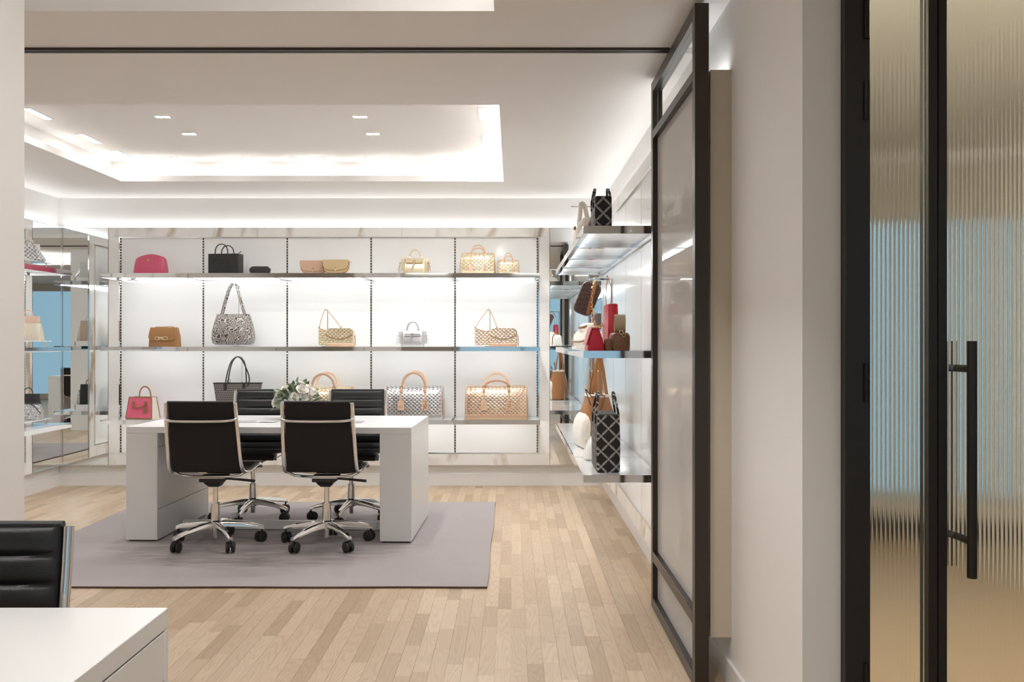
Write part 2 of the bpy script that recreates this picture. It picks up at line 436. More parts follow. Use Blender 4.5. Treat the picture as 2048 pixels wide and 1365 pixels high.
def mk_glitter():
    m, nt, b = nodes('glitter'); x = NX(nt)
    tc = nt.nodes.new('ShaderNodeTexCoord'); v = nt.nodes.new('ShaderNodeTexVoronoi'); v.inputs['Scale'].default_value = 160
    nt.links.new(tc.outputs['Object'], v.inputs['Vector'])
    nt.links.new(x.mix(v.outputs['Color'], (.10,.10,.10), (.95,.95,.95)), b.inputs['Base Color']); b.inputs['Metallic'].default_value = .5; b.inputs['Roughness'].default_value = .35
mk_glitter()

# ================================================================ the setting
ZC = 2.62                               # lower ceiling
YB, YC = 7.98, 7.92                     # back wall, face of its cladding
XR, XRC = .833, .753                    # right wall, face of its cladding
XL, XLC = -4.13, -4.07                  # left wall, face of its cladding
ZM0, ZM1 = .193, 2.348                  # cladding bottom / top
YD = 2.51                               # wall with the fluted-glass door
ZO0, ZO1 = .298, 2.261                  # opening of the display bays

# ---- floor: base slab and oak strips
floor = struct('floor', MB().box(XL-.1, 3.3, -4.1, 8.1, -.06, -.004), 'oak')
HOLES = [(-3.0,-.13,4.66,7.10)]         # under the rug
def px_of(x, y, z): return (1024+1750*x/y, 682.5-1750*(z-CAMZ)/y)
strips = []
W = .0655; x0 = XL
col = 0
while x0 < XR-.005:
    y = 1.9-random.random()*.5
    while y < YB:
        L = random.uniform(.24, .62); y1 = min(y+L, YB)
        strips.append((x0, min(x0+W, XR), y, y1)); y = y1
    x0 += W; col += 1
def seen_area(s):
    xa, xb, ya, yb = s; cx, cy = (xa+xb)/2, (ya+yb)/2
    if ya < 1.0: return 0
    a, b = px_of(cx, cy, 0)
    if not (49 < a < 1400 and b < 1385): return 0
    for h in HOLES:
        if h[0] < cx < h[1] and h[2] < cy < h[3]: return 0
    if a < 340 and b > 1180: return 0                     # behind the near desk and its chair
    if a < 140 and b > 1050: return 0
    if cx > .69 and cy < 4.3: return 0                    # behind the glass partition
    
    p, q = px_of(xa, ya, 0), px_of(xb, yb, 0)
    return (xb-xa)*1750/cy*abs(p[1]-q[1])
strips.sort(key=seen_area, reverse=True)
unit = MB().box(0, 1, 0, 1, -.012, 0); unit.smooth = 0
uo = unit.build('floor_plank', 'oak', floor)
G = .0004
for i, (xa, xb, ya, yb) in enumerate(strips[:300]):
    o = uo if i == 0 else uo.copy()
    if i: C.objects.link(o)
    o.parent = floor; o.location = (xa+G, ya+G, 0); o.scale = (xb-xa-2*G, yb-ya-2*G, 1)
rest = MB(); rest.smooth = 0
for (xa, xb, ya, yb) in strips[300:]: rest.box(xa+G, xb-G, ya+G, yb-G, -.012, 0)
tag(rest.build('floor_planks_rest', 'oak', floor), kind='stuff')

# ---- ceiling with two light recesses
def grid_faces(xs, ys, z, keep):
    mb = MB(); mb.smooth = 0; idx = {}
    def vid(i, j):
        if (i, j) not in idx: idx[(i, j)] = len(mb.v); mb.v.append((xs[i], ys[j], z))
        return idx[(i, j)]
    for i in range(len(xs)-1):
        for j in range(len(ys)-1):
            if keep((xs[i]+xs[i+1])/2, (ys[j]+ys[j+1])/2):
                mb.f.append((vid(i,j), vid(i,j+1), vid(i+1,j+1), vid(i+1,j)))
    return mb
RX0, RX1 = -3.18, -.07
REC = [(RX0, RX1, 4.82, 7.13), (RX0, RX1, .9, 3.45)]
def in_rec(x, y): return any(a < x < b and c < y < d for a, b, c, d in REC)
ceiling = struct('ceiling', grid_faces([XL-.1, RX0, RX1, XR+.11, 3.3], [-4.1, .9, 2.57, 3.45, 4.82, 6.1, 7.13, 8.1], ZC,
                 lambda x, y: not in_rec(x, y)), 'ceiling_paint')
for k, (a, b, c, d) in enumerate(REC):
    mb = MB(); mb.smooth = 0; o = .15
    ring = lambda e, z: [Vector((a-e, c-e, z)), Vector((b+e, c-e, z)), Vector((b+e, d+e, z)), Vector((a-e, d+e, z))]
    mb.loft([ring(0, ZC), ring(0, ZC+.047), ring(.01, ZC+.047), ring(.01, ZC+.04), ring(o, ZC+.04), ring(o, ZC+.19)], cap=False)
    n = len(mb.v); mb.f.append((n-4, n-3, n-2, n-1))
    rec = mb.build('light_recess', 'ceiling_paint', ceiling)
    m = 'led_recess' if k == 0 else 'led_recess_front'
    z = ZC+.044
    for (u0, u1, v0, v1) in ((a-.12, b+.12, d+.045, d+.085), (a-.12, b+.12, c-.085, c-.045), (a-.085, a-.045, c-.03, d+.03), (b+.045, b+.085, c-.03, d+.03)):
        q = MB(); q.smooth = 0; q.add([(u0,v0,z),(u1,v0,z),(u1,v1,z),(u0,v1,z)], [(0,1,2,3)]).build('light_strip', m, rec)

# ---- walls with their cladding, mirrors, panels
def place(wall, u, d, z):
    return {'back': Vector((u, YC-d, z)), 'right': Vector((XRC-d, u, z)), 'left': Vector((XLC+d, u, z))}[wall]
def wbox(wall, u0, u1, d0, d1, z0, z1, name, m, parent):
    mb = MB(); mb.smooth = 0
    mb.add([place(wall, u, d, z) for z in (z0, z1) for d in (d0, d1) for u in (u0, u1)],
           [(0,2,3,1),(4,5,7,6),(0,1,5,4),(2,6,7,3),(0,4,6,2),(1,3,7,5)])
    return mb.build(name, m, parent)
def wbar(wall, u0, u1, d0, d1, z0, z1, parent, m='chrome'): return wbox(wall, u0, u1, d0, d1, z0, z1, 'trim_bar', m, parent)
def cladding(wall, parent, c0, c1, o0, o1, bays, mirrors, marble=.095, tops=None, std=True):
    """c0..c1 cladding run, o0..o1 display opening, mirrors = list of (u0,u1)"""
    wbox(wall, c0, c1, -.055 if wall != 'right' else -.075, -.021, ZM0, ZM1, 'cladding_core', 'white_paint', parent)
    for (u0, u1) in mirrors:
        wbox(wall, u0+.003, u1-.003, -.020, -.004, ZM0+.004, ZM1-.004, 'mirror_panel', 'mirror', parent)
        t = .006
        wbar(wall, u0, u1, -.02, .002, ZM0, ZM0+t, parent); wbar(wall, u0, u1, -.02, .002, ZM1-t, ZM1, parent)
        wbar(wall, u0, u0+t, -.02, .002, ZM0+t, ZM1-t, parent); wbar(wall, u1-t, u1, -.02, .002, ZM0+t, ZM1-t, parent)
    m0, m1 = o0-marble, o1+marble
    tops = tops or [m0, m1]
    for a, b in zip(tops, tops[1:]):
        wbox(wall, a+.0008, b-.0008, -.020, 0, ZO1+.001, ZM1, 'marble_slab', 'marble', parent)
        wbox(wall, a+.0008, b-.0008, -.020, 0, ZM0, ZO0-.001, 'marble_slab', 'marble', parent)
    wbox(wall, m0, o0-.001, -.020, 0, ZO0, ZO1, 'marble_slab', 'marble', parent)
    wbox(wall, o1+.001, m1, -.020, 0, ZO0, ZO1, 'marble_slab', 'marble', parent)
    t = .010
    wbar(wall, o0, o1, -.02, .004, ZO0, ZO0+t, parent); wbar(wall, o0, o1, -.02, .004, ZO1-t, ZO1, parent)
    wbar(wall, o0, o0+t, -.02, .004, ZO0+t, ZO1-t, parent); wbar(wall, o1-t, o1, -.02, .004, ZO0+t, ZO1-t, parent)
    us = [o0+(o1-o0)*i/bays for i in range(bays+1)]
    for i in range(bays):
        gp = .002 if wall == 'right' else .006; a = us[i]+(t if i == 0 else gp); b = us[i+1]-(t if i == bays-1 else gp)
        wbox(wall, a+.001, b-.001, -.020, -.008, ZO0+t, ZO1-t, 'glass_panel', 'panel_glass', parent)
    for u in us[1:-1]:
        if wall == 'right': wbox(wall, u-.002, u+.002, -.02, -.007, ZO0+t, ZO1-t, 'joint_strip', 'chrome', parent)
        else: wbox(wall, u-.006, u+.006, -.02, -.006, ZO0+t, ZO1-t, 'slotted_standard', 'slotted', parent)
    if std:
        for u in (o0+t+.005, o1-t-.005):
            wbox(wall, u-.005, u+.005, -.0075, -.004, ZO0+t, ZO1-t, 'slotted_standard', 'slotted', parent)
    # light strip lying on top of the cladding, shining up
    q = MB(); q.smooth = 0
    q.add([place(wall, u, d, ZM1+.006) for u, d in ((c0+.02,-.05),(c1-.02,-.05),(c1-.02,-.02),(c0+.02,-.02))], [(0,1,2,3)]).build('light_strip', 'led_white', parent)
    return us
wall_back = struct('wall_back', MB().box(XL-.1, XR+.11, YB, YB+.1, 0, ZC), 'white_paint')
us_back = cladding('back', wall_back, XLC, XRC, -3.557, .244, 5, [(XLC+.002, -3.655), (.342, XRC-.002)], tops=[-3.652, -2.30, -1.00, .339])
struct('baseboard_back', MB().box(XL, XR, YB-.014, YB, 0, .11), 'base_paint')
wall_right = struct('wall_right', MB().box(XR, XR+.11, YD, YB, 0, ZC), 'white_paint')
us_right = cladding('right', wall_right, 3.34, 7.915, 4.45, 7.26, 4, [(7.36, 7.915)], std=False)
wbox('right', 3.345, 4.35, -.020, 0, ZM0, ZM1, 'marble_slab', 'marble', wall_right)
wbox('right', 3.32, 3.34, -.08, .0, ZM0, ZM1, 'end_cap', 'linen_edge', wall_right)
struct('baseboard_right', MB().box(XR-.013, XR, 2.52, YB-.014, 0, .10), 'base_paint')
wall_left = struct('wall_left', MB().box(XL-.1, XL, -4.1, YB, 0, ZC), 'white_paint')
us_left = cladding('left', wall_left, 4.2, 7.915, 4.45, 7.32, 4, [(7.425, 7.915)], marble=.10)
struct('baseboard_left', MB().box(XL, XL+.014, -4.0, YB-.014, 0, .11), 'base_paint')
# square column at the left edge of the view
struct('wall_column', MB().box(-2.2, -1.616, 2.4, 2.9, 0, ZC+.19), 'white_paint')

# wall with the fluted-glass door, facing the camera
mb = MB(); mb.smooth = 0
pts = [(XR+.1105,2.46),(2.05,2.46),(2.05,0),(3.3,0),(3.3,ZC),(XR+.1105,ZC)]
wall_door = struct('wall_front', mb.prism(pts, YD, YD+.10, 'y'), 'white_paint')
struct('baseboard_front', MB().box(2.06, 3.2, YD-.013, YD, 0, .10), 'base_paint')
struct('wall_side', MB().box(3.2, 3.3, -4.1, 6.1, 0, ZC), 'white_paint')
# room behind the glass door: end wall with a daylight window
mb = MB(); mb.smooth = 0
for (x0, x1, z0, z1) in ((.943,1.02,0,ZC),(1.02,2.95,0,.26),(1.02,2.95,2.12,ZC),(2.95,3.2,0,ZC)): mb.box(x0, x1, 6.0, 6.1, z0, z1)
struct('wall_far', mb, 'greige_paint')
w1 = struct('window_1', MB().box(1.02, 2.95, 6.03, 6.045, .26, 2.12), 'clear_glass')
for x in (1.02, 1.645, 2.285, 2.91): MB().box(x, x+.04, 6.01, 6.06, .26, 2.12).build('window_frame', 'bronze_frame', w1)
struct('baseboard_far', MB().box(.944, 3.2, 5.986, 6.0, 0, .14), 'bronze_frame')
# shop front behind the camera: wide window to the street
mb = MB(); mb.smooth = 0
for (x0, x1, z0, z1) in ((XL,-1.2,0,ZC),(-1.2,3.1,0,.12),(-1.2,3.1,2.45,ZC),(3.1,3.2,0,ZC)): mb.box(x0, x1, -4.1, -4.0, z0, z1)
struct('wall_street', mb, 'greige_paint')
w2 = struct('window_2', MB().box(-1.2, 3.1, -4.06, -4.045, .12, 2.45), 'clear_glass')
for x in (-1.2, .2, 1.6, 3.05): MB().box(x, x+.05, -4.08, -4.03, .12, 2.45).build('window_frame', 'bronze_frame', w2)

# ---- ceiling lamps, plus added fill slots out of view
def linear_light(x, y, along, label, z=ZC+.19, m='led_line', L=.29, group='slot downlights in the ceiling recess'):
    t = thing('slot_downlight', label, 'ceiling light', (x, y, z), 0 if along == 'x' else PI/2, group)
    fr = MB(); fr.smooth = 0
    for (a, b, c, d) in ((-L/2-.008, L/2+.008, .024, .032), (-L/2-.008, L/2+.008, -.032, -.024), (-L/2-.008, -L/2, -.024, .024), (L/2, L/2+.008, -.024, .024)):
        fr.box(a, b, c, d, -.004, 0)
    fr.build('frame', 'white_paint', t)
    MB().add([(-L/2,-.024,-.001),(L/2,-.024,-.001),(L/2,.024,-.001),(-L/2,.024,-.001)], [(0,3,2,1)]).build('diffuser', m, t)
    return t
far_x = [(x-1024)/245.0 for x in (325, 475, 617, 765, 915)]
for x, w in zip(far_x, ('leftmost', 'second from the left', 'middle', 'second from the right', 'rightmost')):
    linear_light(x, 7.13, 'x', f'slot downlight of the far row in the ceiling recess, {w}', L=.28, m='led_wash')
for y, w in ((5.735, 'nearest'), (6.44, 'middle'), (7.0, 'farthest')):
    linear_light(-.19, y, 'y', f'slot downlight along the right edge of the ceiling recess, {w} of three', L=.27)
    linear_light(-3.11, y, 'y', f'slot downlight along the left edge of the ceiling recess, {w} of three', L=.27, m='led_wash')
for x, y, w in ((-2.32, 5.81, 'near left'), (-1.01, 5.81, 'near right'), (-2.32, 6.29, 'far left'), (-1.0, 6.29, 'far right')):
    t = thing('twin_downlight', f'small twin spot downlight in the middle of the ceiling recess, {w} of four', 'ceiling light', (x, y, ZC+.19), 0, 'twin spots in the ceiling recess')
    for s in (-1, 1):
        MB().add([(s*.024-.018,-.016,-.001),(s*.024+.018,-.016,-.001),(s*.024+.018,.016,-.001),(s*.024-.018,.016,-.001)], [(0,3,2,1)]).build('lens', 'led_twin', t)
    fr = MB(); fr.smooth = 0
    for (a, b, c, d) in ((-.05,.05,.018,.024), (-.05,.05,-.024,-.018), (-.05,-.044,-.018,.018), (.044,.05,-.018,.018), (-.004,.004,-.018,.018)): fr.box(a, b, c, d, -.004, 0)
    fr.build('frame', 'white_paint', t)
for y in (1.2, 2.6):
    linear_light(-.19, y, 'y', f'slot downlight in the near ceiling recess above the foreground, {"first" if y < 2 else "second"}', m='led_line_front', group='slot downlights in the near recess')
    linear_light(-2.2, y, 'y', f'slot downlight in the near ceiling recess above the near desk, {"first" if y < 2 else "second"}', m='led_line_front', group='slot downlights in the near recess')
for x, w in ((-1.6, 'left'), (.4, 'middle'), (2.2, 'right')):
    linear_light(x, -1.4, 'x', f'added fill light slot above and behind the camera, {w} one', z=ZC-.001, m='led_fill_rear', L=.8, group='added fill lights behind the camera')  # unseen slots added as frontal fill for camera-facing surfaces
for y, w in ((2.78, 'nearer'), (2.98, 'farther')):
    linear_light(1.75, y, 'x', f'added fill light slot out of view behind the fluted glass door, {w} one', z=ZC-.001, m='led_fill_side', L=1.0)  # added above the view to brighten the room behind the glass

# ---- ceiling track
t = thing('ceiling_track', 'thin dark metal sliding track across the pale ceiling', 'track', (-1.66, 3.9, ZC))
for dy in (-.013, .013): MB().box(-2.4, 2.36, dy-.008, dy+.008, -.012, .0).build('rail', 'bronze_frame', t)
MB().box(-2.4, 2.36, -.005, .005, -.004, .0).build('channel', 'steel_grey', t)

# ---- fluted panes
def fluted(mb, L, H, t, pitch, amp, seg=6):
    """pane in local x (0..L), flutes on the -y side, z 0..H"""
    n = max(2, int(L/pitch)); a = []
    for i in range(n*seg+1):
        x = L*i/(n*seg); a.append((x, -t/2-amp*abs(math.sin(PI*i/seg))))
    poly = a+[(L, t/2), (0, t/2)]
    m = len(a); vs = []; 
    for z in (0, H): vs += [(x, y, z) for x, y in a]
    vs += [(0,t/2,0),(L,t/2,0),(0,t/2,H),(L,t/2,H)]
    fs = [(i, i+1, m+i+1, m+i) for i in range(m-1)]
    b = 2*m; fs += [(b+1, b, b+2, b+3), (b, 0, m, b+2), (m-1, b+1, b+3, 2*m-1)]
    fs += [tuple([b, b+1]+list(range(m-1, -1, -1))), tuple([b+2]+list(range(m, 2*m))+[b+3])]
    mb.add(vs, fs); mb.smooth = 70
    return mb
# ---- pivoted glass partition leaf standing across the track
D1 = tag(empty('door_1', (.7165, 3.82, 0)), 'dark bronze framed partition leaf with tall fluted glass pane standing open', kind='structure')
y0, y1, hx = -.52, .52, .0265
for (a, b) in ((y0, y0+.05), (y1-.05, y1)): MB().rbox(-hx, hx, a, b, .006, 2.595, .0015, 1).build('stile', 'bronze_frame', D1)
for (z0, z1) in ((.006,.055), (.236,.284), (2.312,2.352), (2.545,2.595)): MB().rbox(-hx, hx, y0+.05, y1-.05, z0, z1, .0015, 1).build('rail', 'bronze_frame', D1)
# fluted panes: local x -> world y
for (z0, z1, g) in ((.055,.236,1), (.284,2.312,1)):
    o = fluted(MB(), .936, z1-z0-.002, .006, .013, .0022).build('pane', 'fluted_glass', D1)
    o.rotation_euler.z = PI/2; o.location = (0, y0+.052, z0+.001)
MB().box(-.003, .003, y0+.051, y1-.051, 2.353, 2.544).build('pane', 'clear_glass', D1)
# ---- hinged fluted-glass door set in the wall
D2 = tag(empty('door_2', (.944, YD, 0)), 'black framed double door of fluted glass with a long bar handle', kind='structure')
F = [(0,.072,0,2.46),(1.035,1.106,0,2.46)]
for (a, b, z0, z1) in F: MB().rbox(a, b, -.03, .06, z0, z1, .002, 1).build('jamb', 'door_black', D2)
MB().rbox(.072, 1.035, -.03, .06, 2.40, 2.46, .002, 1).build('head', 'door_black', D2)
for (a, b) in ((.241, .267), (.269, .294)): MB().rbox(a, b, -.022, .03, .006, 2.395, .002, 1).build('leaf_stile', 'door_black', D2)
for (a, b) in ((.072,.241), (.294,1.035)):
    for (z0, z1) in ((.006,.05), (2.355,2.398)): MB().rbox(a+.001, b-.001, -.02, .028, z0, z1, .002, 1).build('leaf_rail', 'door_black', D2)
    fluted(MB(), b-a-.004, 2.303, .006, .0124, .0026, 8).build('pane', 'door_glass', D2, (a+.002, .004, .051))
for z in (2.23, 2.00, 1.20, .35):
    h = MB().lathe([(.0, -.055), (.008, -.055), (.008, .055), (.0, .055)], 12, cap=False).build('hinge', 'hinge_black', D2, (.060, -.034, z))
for k, (x, yy, s) in enumerate(((.336, -.075, 1), (.336, .075, -1))):
    z0, z1 = (.658, 1.318)
    hd = MB().lathe([(0, z0), (.0128, z0), (.0132, z0+.002), (.0132, z1-.002), (.0128, z1), (0, z1)], 20, cap=False).build('handle', 'door_black', D2, (x, yy, 0))
    for z in (1.24, .757): MB().tube([(0, 0, z), (0, -yy-.001*s if yy < 0 else -yy+.006, z)], .0105, 14).build('standoff', 'door_black', hd)

# ================================================================ shelves
ZS = {'top': (1.865, 1.905), 'middle': (1.231, 1.268), 'bottom': (.597, .635)}
def shelf(wall, u0, u1, depth, row, label, ends=(False, False)):
    z0, z1 = ZS[row]
    base = place(wall, (u0+u1)/2, 0, z0)
    t = thing('display_shelf', label, 'shelf', base, 0, f'display shelves on the {wall} wall')
    def part(name, m, a, b, d0, d1, c0, c1):
        mb = MB(); mb.smooth = 0
        mb.add([place(wall, u, d, z)-base for z in (c0, c1) for d in (d0, d1) for u in (a, b)],
               [(0,2,3,1),(4,5,7,6),(0,1,5,4),(2,6,7,3),(0,4,6,2),(1,3,7,5)])
        return mb.build(name, m, t)
    g = .001; a, b = u0+g, u1-g
    part('top_panel', 'shelf_top', a+.008, b-.008, .004, depth-.008, z1-.012, z1)
    part('under_panel', 'shelf_under', a+.030, b-.030, .030, depth-.03, z1-.0165, z1-.0125)
    q = MB(); q.smooth = 0
    q.add([place(wall, u, depth-.0305, zz)-base for u, zz in ((a+.035, z0+.005), (b-.035, z0+.005), (b-.035, z1-.019), (a+.035, z1-.019))], [(0,1,2,3)])
    q.build('light_strip', 'led_shelf', t)
    part('front_edge', 'chrome', a, b, depth-.008, depth, z0, z1)
    part('side_rail', 'chrome', a, a+(.008 if ends[0] else .030), .004, depth-.008, z0, z1-(0 if ends[0] else .0125))
    part('side_rail', 'chrome', b-(.008 if ends[1] else .030), b, .004, depth-.008, z0, z1-(0 if ends[1] else .0125))
    part('front_rail', 'chrome', a+.03, b-.03, depth-.03, depth-.009, z0+.004, z1-.0125)
    part('back_rail', 'chrome', a+.03, b-.03, .004, .030, z0+.006, z1-.0125)
    return t
DB = .37
holds = {'top': ('the pink domed bag', 'the black tote and small black case', 'the two flap clutches', 'the gold laced satchel', 'the gold duffle and its mini copy'),
         'middle': ('the tan flap bag', 'the snakeskin hobo', 'the pale gold bags', 'the silver satchel', 'the rose gold bags'),
         'bottom': ('the pink and tan tote', 'the grey monogram tote', 'the gold duffle behind the flowers', 'the silver woven duffle', 'the rose gold duffle')}
for row in ('top', 'middle', 'bottom'):
    for i in range(5):
        shelf('back', us_back[i]+.001, us_back[i+1]-.001, DB, row, f'chrome edged {row} shelf on the back wall carrying {holds[row][i]}', (i == 0, i == 4))
nth = ('nearest', 'second', 'third', 'farthest')
for row in ('top', 'middle', 'bottom'):
    for i in range(4):
        shelf('right', us_right[i]+.001, us_right[i+1]-.001, .39, row, f'chrome edged {row} shelf on the right wall, {nth[i]} section from the glass partition', (i == 0, i == 3))
    for i in range(2, 4):
        shelf('left', us_left[i]+.001, us_left[i+1]-.001, .39, row, f'chrome edged {row} shelf on the left wall, {"section by the corner mirror" if i == 3 else "section away from the mirror"}', (False, i == 3))

# ================================================================ rug
rug = thing('rug', 'large mauve grey cut pile rug under the white desk', 'rug', (-1.565, 5.88, 0))
hx, hy = 1.435, 1.225
nx, ny = 60, 50
mb = MB(); g = []
for j in range(ny+1):
    for i in range(nx+1):
        x = -hx+2*hx*i/nx; y = -hy+2*hy*j/ny
        e = .004*math.sin(y*5)+.003*math.sin(x*7+1)
        if i in (0, nx): x += e
        if j in (0, ny): y += e
        z = .0135+.0012*math.sin(x*9+y*4)*math.sin(y*7-x*2)
        if i in (0, nx) or j in (0, ny): z = .011
        g.append((x, y, z))
mb.add(g, [(j*(nx+1)+i, j*(nx+1)+i+1, (j+1)*(nx+1)+i+1, (j+1)*(nx+1)+i) for j in range(ny) for i in range(nx)])
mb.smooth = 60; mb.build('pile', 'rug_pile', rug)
# dark bound edge around the pile
per = [(g[i][0], g[i][1]) for i in range(nx+1)]+[(g[j*(nx+1)+nx][0], g[j*(nx+1)+nx][1]) for j in range(1, ny+1)]
per += [(g[ny*(nx+1)+i][0], g[ny*(nx+1)+i][1]) for i in range(nx-1, -1, -1)]+[(g[j*(nx+1)][0], g[j*(nx+1)][1]) for j in range(ny-1, 0, -1)]
eb = MB(); eb.loft([[Vector((x*.9985, y*.9985, 0)) for x, y in per], [Vector((x, y, .003)) for x, y in per], [Vector((x, y, .009)) for x, y in per], [Vector((x*.9992, y*.9992, .0112)) for x, y in per]], cap=False)
eb.smooth = 80; eb.build('bound_edge', 'rug_edge', rug)

# ================================================================ desks
def desk(name, label, x0, x1, y0, y1, H, ped, rot=0.0, inner=True, z=0.0):
    """legs are slabs/pedestals of width ped at both ends; drawer fronts on the inner (left pedestal) or outer right side"""
    cx, cy = (x0+x1)/2, y0
    t = thing(name, label, 'desk', (cx, cy, z), rot)
    w = (x1-x0)/2; d = y1-y0
    MB().rbox(-w, w, 0, d, H-.041, H, .0015, 1).build('desk_top', 'desk_white', t)
    for s in (-1, 1):
        a, b = (-w, -w+ped) if s < 0 else (w-ped, w)
        fronts = not (inner and s > 0)               # drawer fronts on the right-hand face of this pedestal
        bb = b-.014 if fronts else b
        leg = MB().rbox(a, bb, .001, d-.001, .010, H-.0415, .001, 1).build('pedestal', 'desk_white', t)
        MB().box(a+.012, b-.016, .02, d-.02, 0, .010).build('plinth', 'black_plastic', leg)
        if fronts:
            for (q0, q1) in ((.010, .2045), (.208, .612), (.6155, H-.0445)):
                MB().rbox(bb+.0005, b, .022, d-.022, q0, q1, .0008, 1).build('drawer_front', 'desk_white', leg)
            for (y0_, y1_) in ((.001, .0195), (d-.0195, d-.001)):
                MB().rbox(bb, b, y0_, y1_, .010, H-.0415, .0008, 1).build('side_panel_edge', 'desk_white', leg)
    MB().box(-w+ped+.013, w-ped-.001, d*.42, d*.46, .004, .062).build('foot_rail', 'desk_white', t)
    MB().box(-w+ped+.013, w-ped-.001, d*.62, d*.64, H-.095, H-.0415).build('apron', 'desk_white', t)
    return t
DX0, DX1 = -2.509, -.647
desk1 = desk('desk', 'white slab desk standing on the mauve rug between four black chairs', DX0, DX1, 5.66, 6.55, .7455, .205, R(-1.6), z=.0150)
NX0, NX1, NY1 = -2.5, -.72, 1.834
desk2 = desk('desk', 'white slab desk cut off at the bottom left of the foreground', NX0, NX1, .95, NY1, .759, .21, 0, inner=False)

# ================================================================ office chairs
def rail_profile():
    """side tube in (y, z): y forward. From top of back down into seat and to its front"""
    p = [(-.275,.925), (-.262,.84), (-.240,.73), (-.215,.62), (-.196,.545), (-.172,.503), (-.125,.483), (-.03,.478), (.08,.486), (.17,.494), (.215,.488), (.236,.468)]
    return [Vector((0, a, b)) for a, b in p]
def chair(label, loc, facing, star, dz=0.0):
    t = thing('office_chair', label, 'chair', loc, facing, 'ribbed black office chairs')
    prof = smoothpts(rail_profile(), 2)
    hw = .224
    def wid(q): return hw-.012*max(0, (q.z-.5)/.42)        # slightly narrower at the top
    for s in (-1, 1):
        MB().tube([Vector((s*wid(q), q.y, q.z+dz)) for q in prof], .0125, 10).build('side_rail', 'chair_chrome', t)
    # leather: ribbed front surface, plain mesh behind
    L = [0]
    for a, b in zip(prof, prof[1:]): L.append(L[-1]+(b-a).length)
    def at(s):
        for i in range(len(L)-1):
            if s <= L[i+1]+1e-9:
                f = (s-L[i])/max(1e-9, L[i+1]-L[i]); p = prof[i].lerp(prof[i+1], f); tg = (prof[i+1]-prof[i]).normalized(); return p, tg
        return prof[-1], (prof[-1]-prof[-2]).normalized()
    T = L[-1]; pitch = .0625; nr = int(T/pitch); pitch = T/nr
    seg = 8; rows = []; back = []
    for i in range(nr*seg+1):
        s = pitch*i/seg; p, tg = at(s); nrm = Vector((0, -tg.z, tg.y))  # towards sitter
        nrm = Vector((0, -tg.z, tg.y)); 
        if nrm.z < 0 and abs(nrm.z) > abs(nrm.y): nrm = -nrm
        if nrm.y < 0 and abs(nrm.y) >= abs(nrm.z): nrm = -nrm
        ph = (i % seg)/seg; puff = .013*(math.sin(PI*ph)**.45 if 0 < ph < 1 else 0)
        row = []
        w0 = wid(p)-.014
        for k, fx in enumerate((-1,-.985,-.955,-.9,-.5,0,.5,.9,.955,.985,1)):
            m = {0:0, 1:.35, 2:.55, 3:1, 4:1, 5:1, 6:1, 7:1, 8:.55, 9:.35, 10:0}[k]
            edge = .010 if k in (1, 2, 8, 9) else 0
            h = .004+ (puff*m if k not in (1,2,8,9) else .006) - .012*(1-abs(fx))*.15
            row.append(Vector((fx*w0, p.y+nrm.y*h, p.z+nrm.z*h+dz)))
        rows.append(row)
        back.append([Vector((fx*w0, p.y-nrm.y*.006*(1 if abs(fx) < .97 else .2), p.z-nrm.z*.006*(1 if abs(fx) < .97 else .2)+dz)) for fx in (-1,-.96,-.4,.4,.96,1)])
    mb = MB(); mb.loft(rows, cap=False, closed=False); mb.smooth = 60
    sl = mb.build('ribbed_pad', 'black_leather', t)
    mb = MB(); mb.loft(back, cap=False, closed=False); mb.smooth = 60
    mb.build('mesh_back', 'black_mesh', t)
    p0, pe = prof[0], prof[-1]
    MB().tube([(-wid(p0)+.012, p0.y, p0.z+.004+dz), (0, p0.y-.003, p0.z+.003+dz), (wid(p0)-.012, p0.y, p0.z+.004+dz)], .009, 8).build('top_roll', 'black_leather', t)
    MB().tube([(-wid(pe)+.012, pe.y, pe.z+dz), (wid(pe)-.012, pe.y, pe.z+dz)], .009, 8).build('front_roll', 'black_leather', t)
    # bowed chrome bar behind the back
    q, _ = at(.095); zb = q.z+dz
    MB().tube(smoothpts([(-wid(q), q.y-.006, zb), (-wid(q)+.012, q.y-.034, zb-.012), (-.11, q.y-.042, zb-.017), (.11, q.y-.042, zb-.017), (wid(q)-.012, q.y-.034, zb-.012), (wid(q), q.y-.006, zb)], 2), .0095, 10).build('back_bar', 'chair_chrome', t)
    # seat bearers
    for yy in (-.11, .10):
        MB().tube(smoothpts([(-hw, yy, .480+dz), (-hw+.055, yy*.8, .450+dz), (0, yy*.7, .446+dz), (hw-.055, yy*.8, .450+dz), (hw, yy, .480+dz)], 1), .0085, 8).build('seat_bearer', 'chair_chrome', t)
    MB().rbox(-.085, .085, -.10, .10, .436+dz, .446+dz, .002, 1).build('mount_plate', 'chair_chrome', t)
    mech = MB(); mech.rbox(-.075, .075, -.095, .085, .412+dz, .436+dz, .006, 2)
    me = mech.build('tilt_mechanism', 'black_plastic', t)
    MB().loft([[Vector((x*.055, y*.06-.01, .413+dz)) for x, y in ((-1,-1),(1,-1),(1,1),(-1,1))], [Vector((x*.05, y*.055-.01, .40+dz)) for x, y in ((-1,-1),(1,-1),(1,1),(-1,1))], [Vector((x*.03, y*.036, .374+dz)) for x, y in ((-1,-1),(1,-1),(1,1),(-1,1))]]).build('housing', 'black_plastic', me)
    sg = 1
    MB().tube([(.06, .0, .422+dz), (.14, -.005, .418+dz), (.255, -.01, .408+dz)], [.006, .0075, .0095], 8).build('lever', 'black_plastic', me)
    MB().lathe([(0,.25),(.0165,.25),(.0165,.385+dz),(0,.385+dz)], 16, cap=False).build('gas_lift', 'chair_chrome', t)
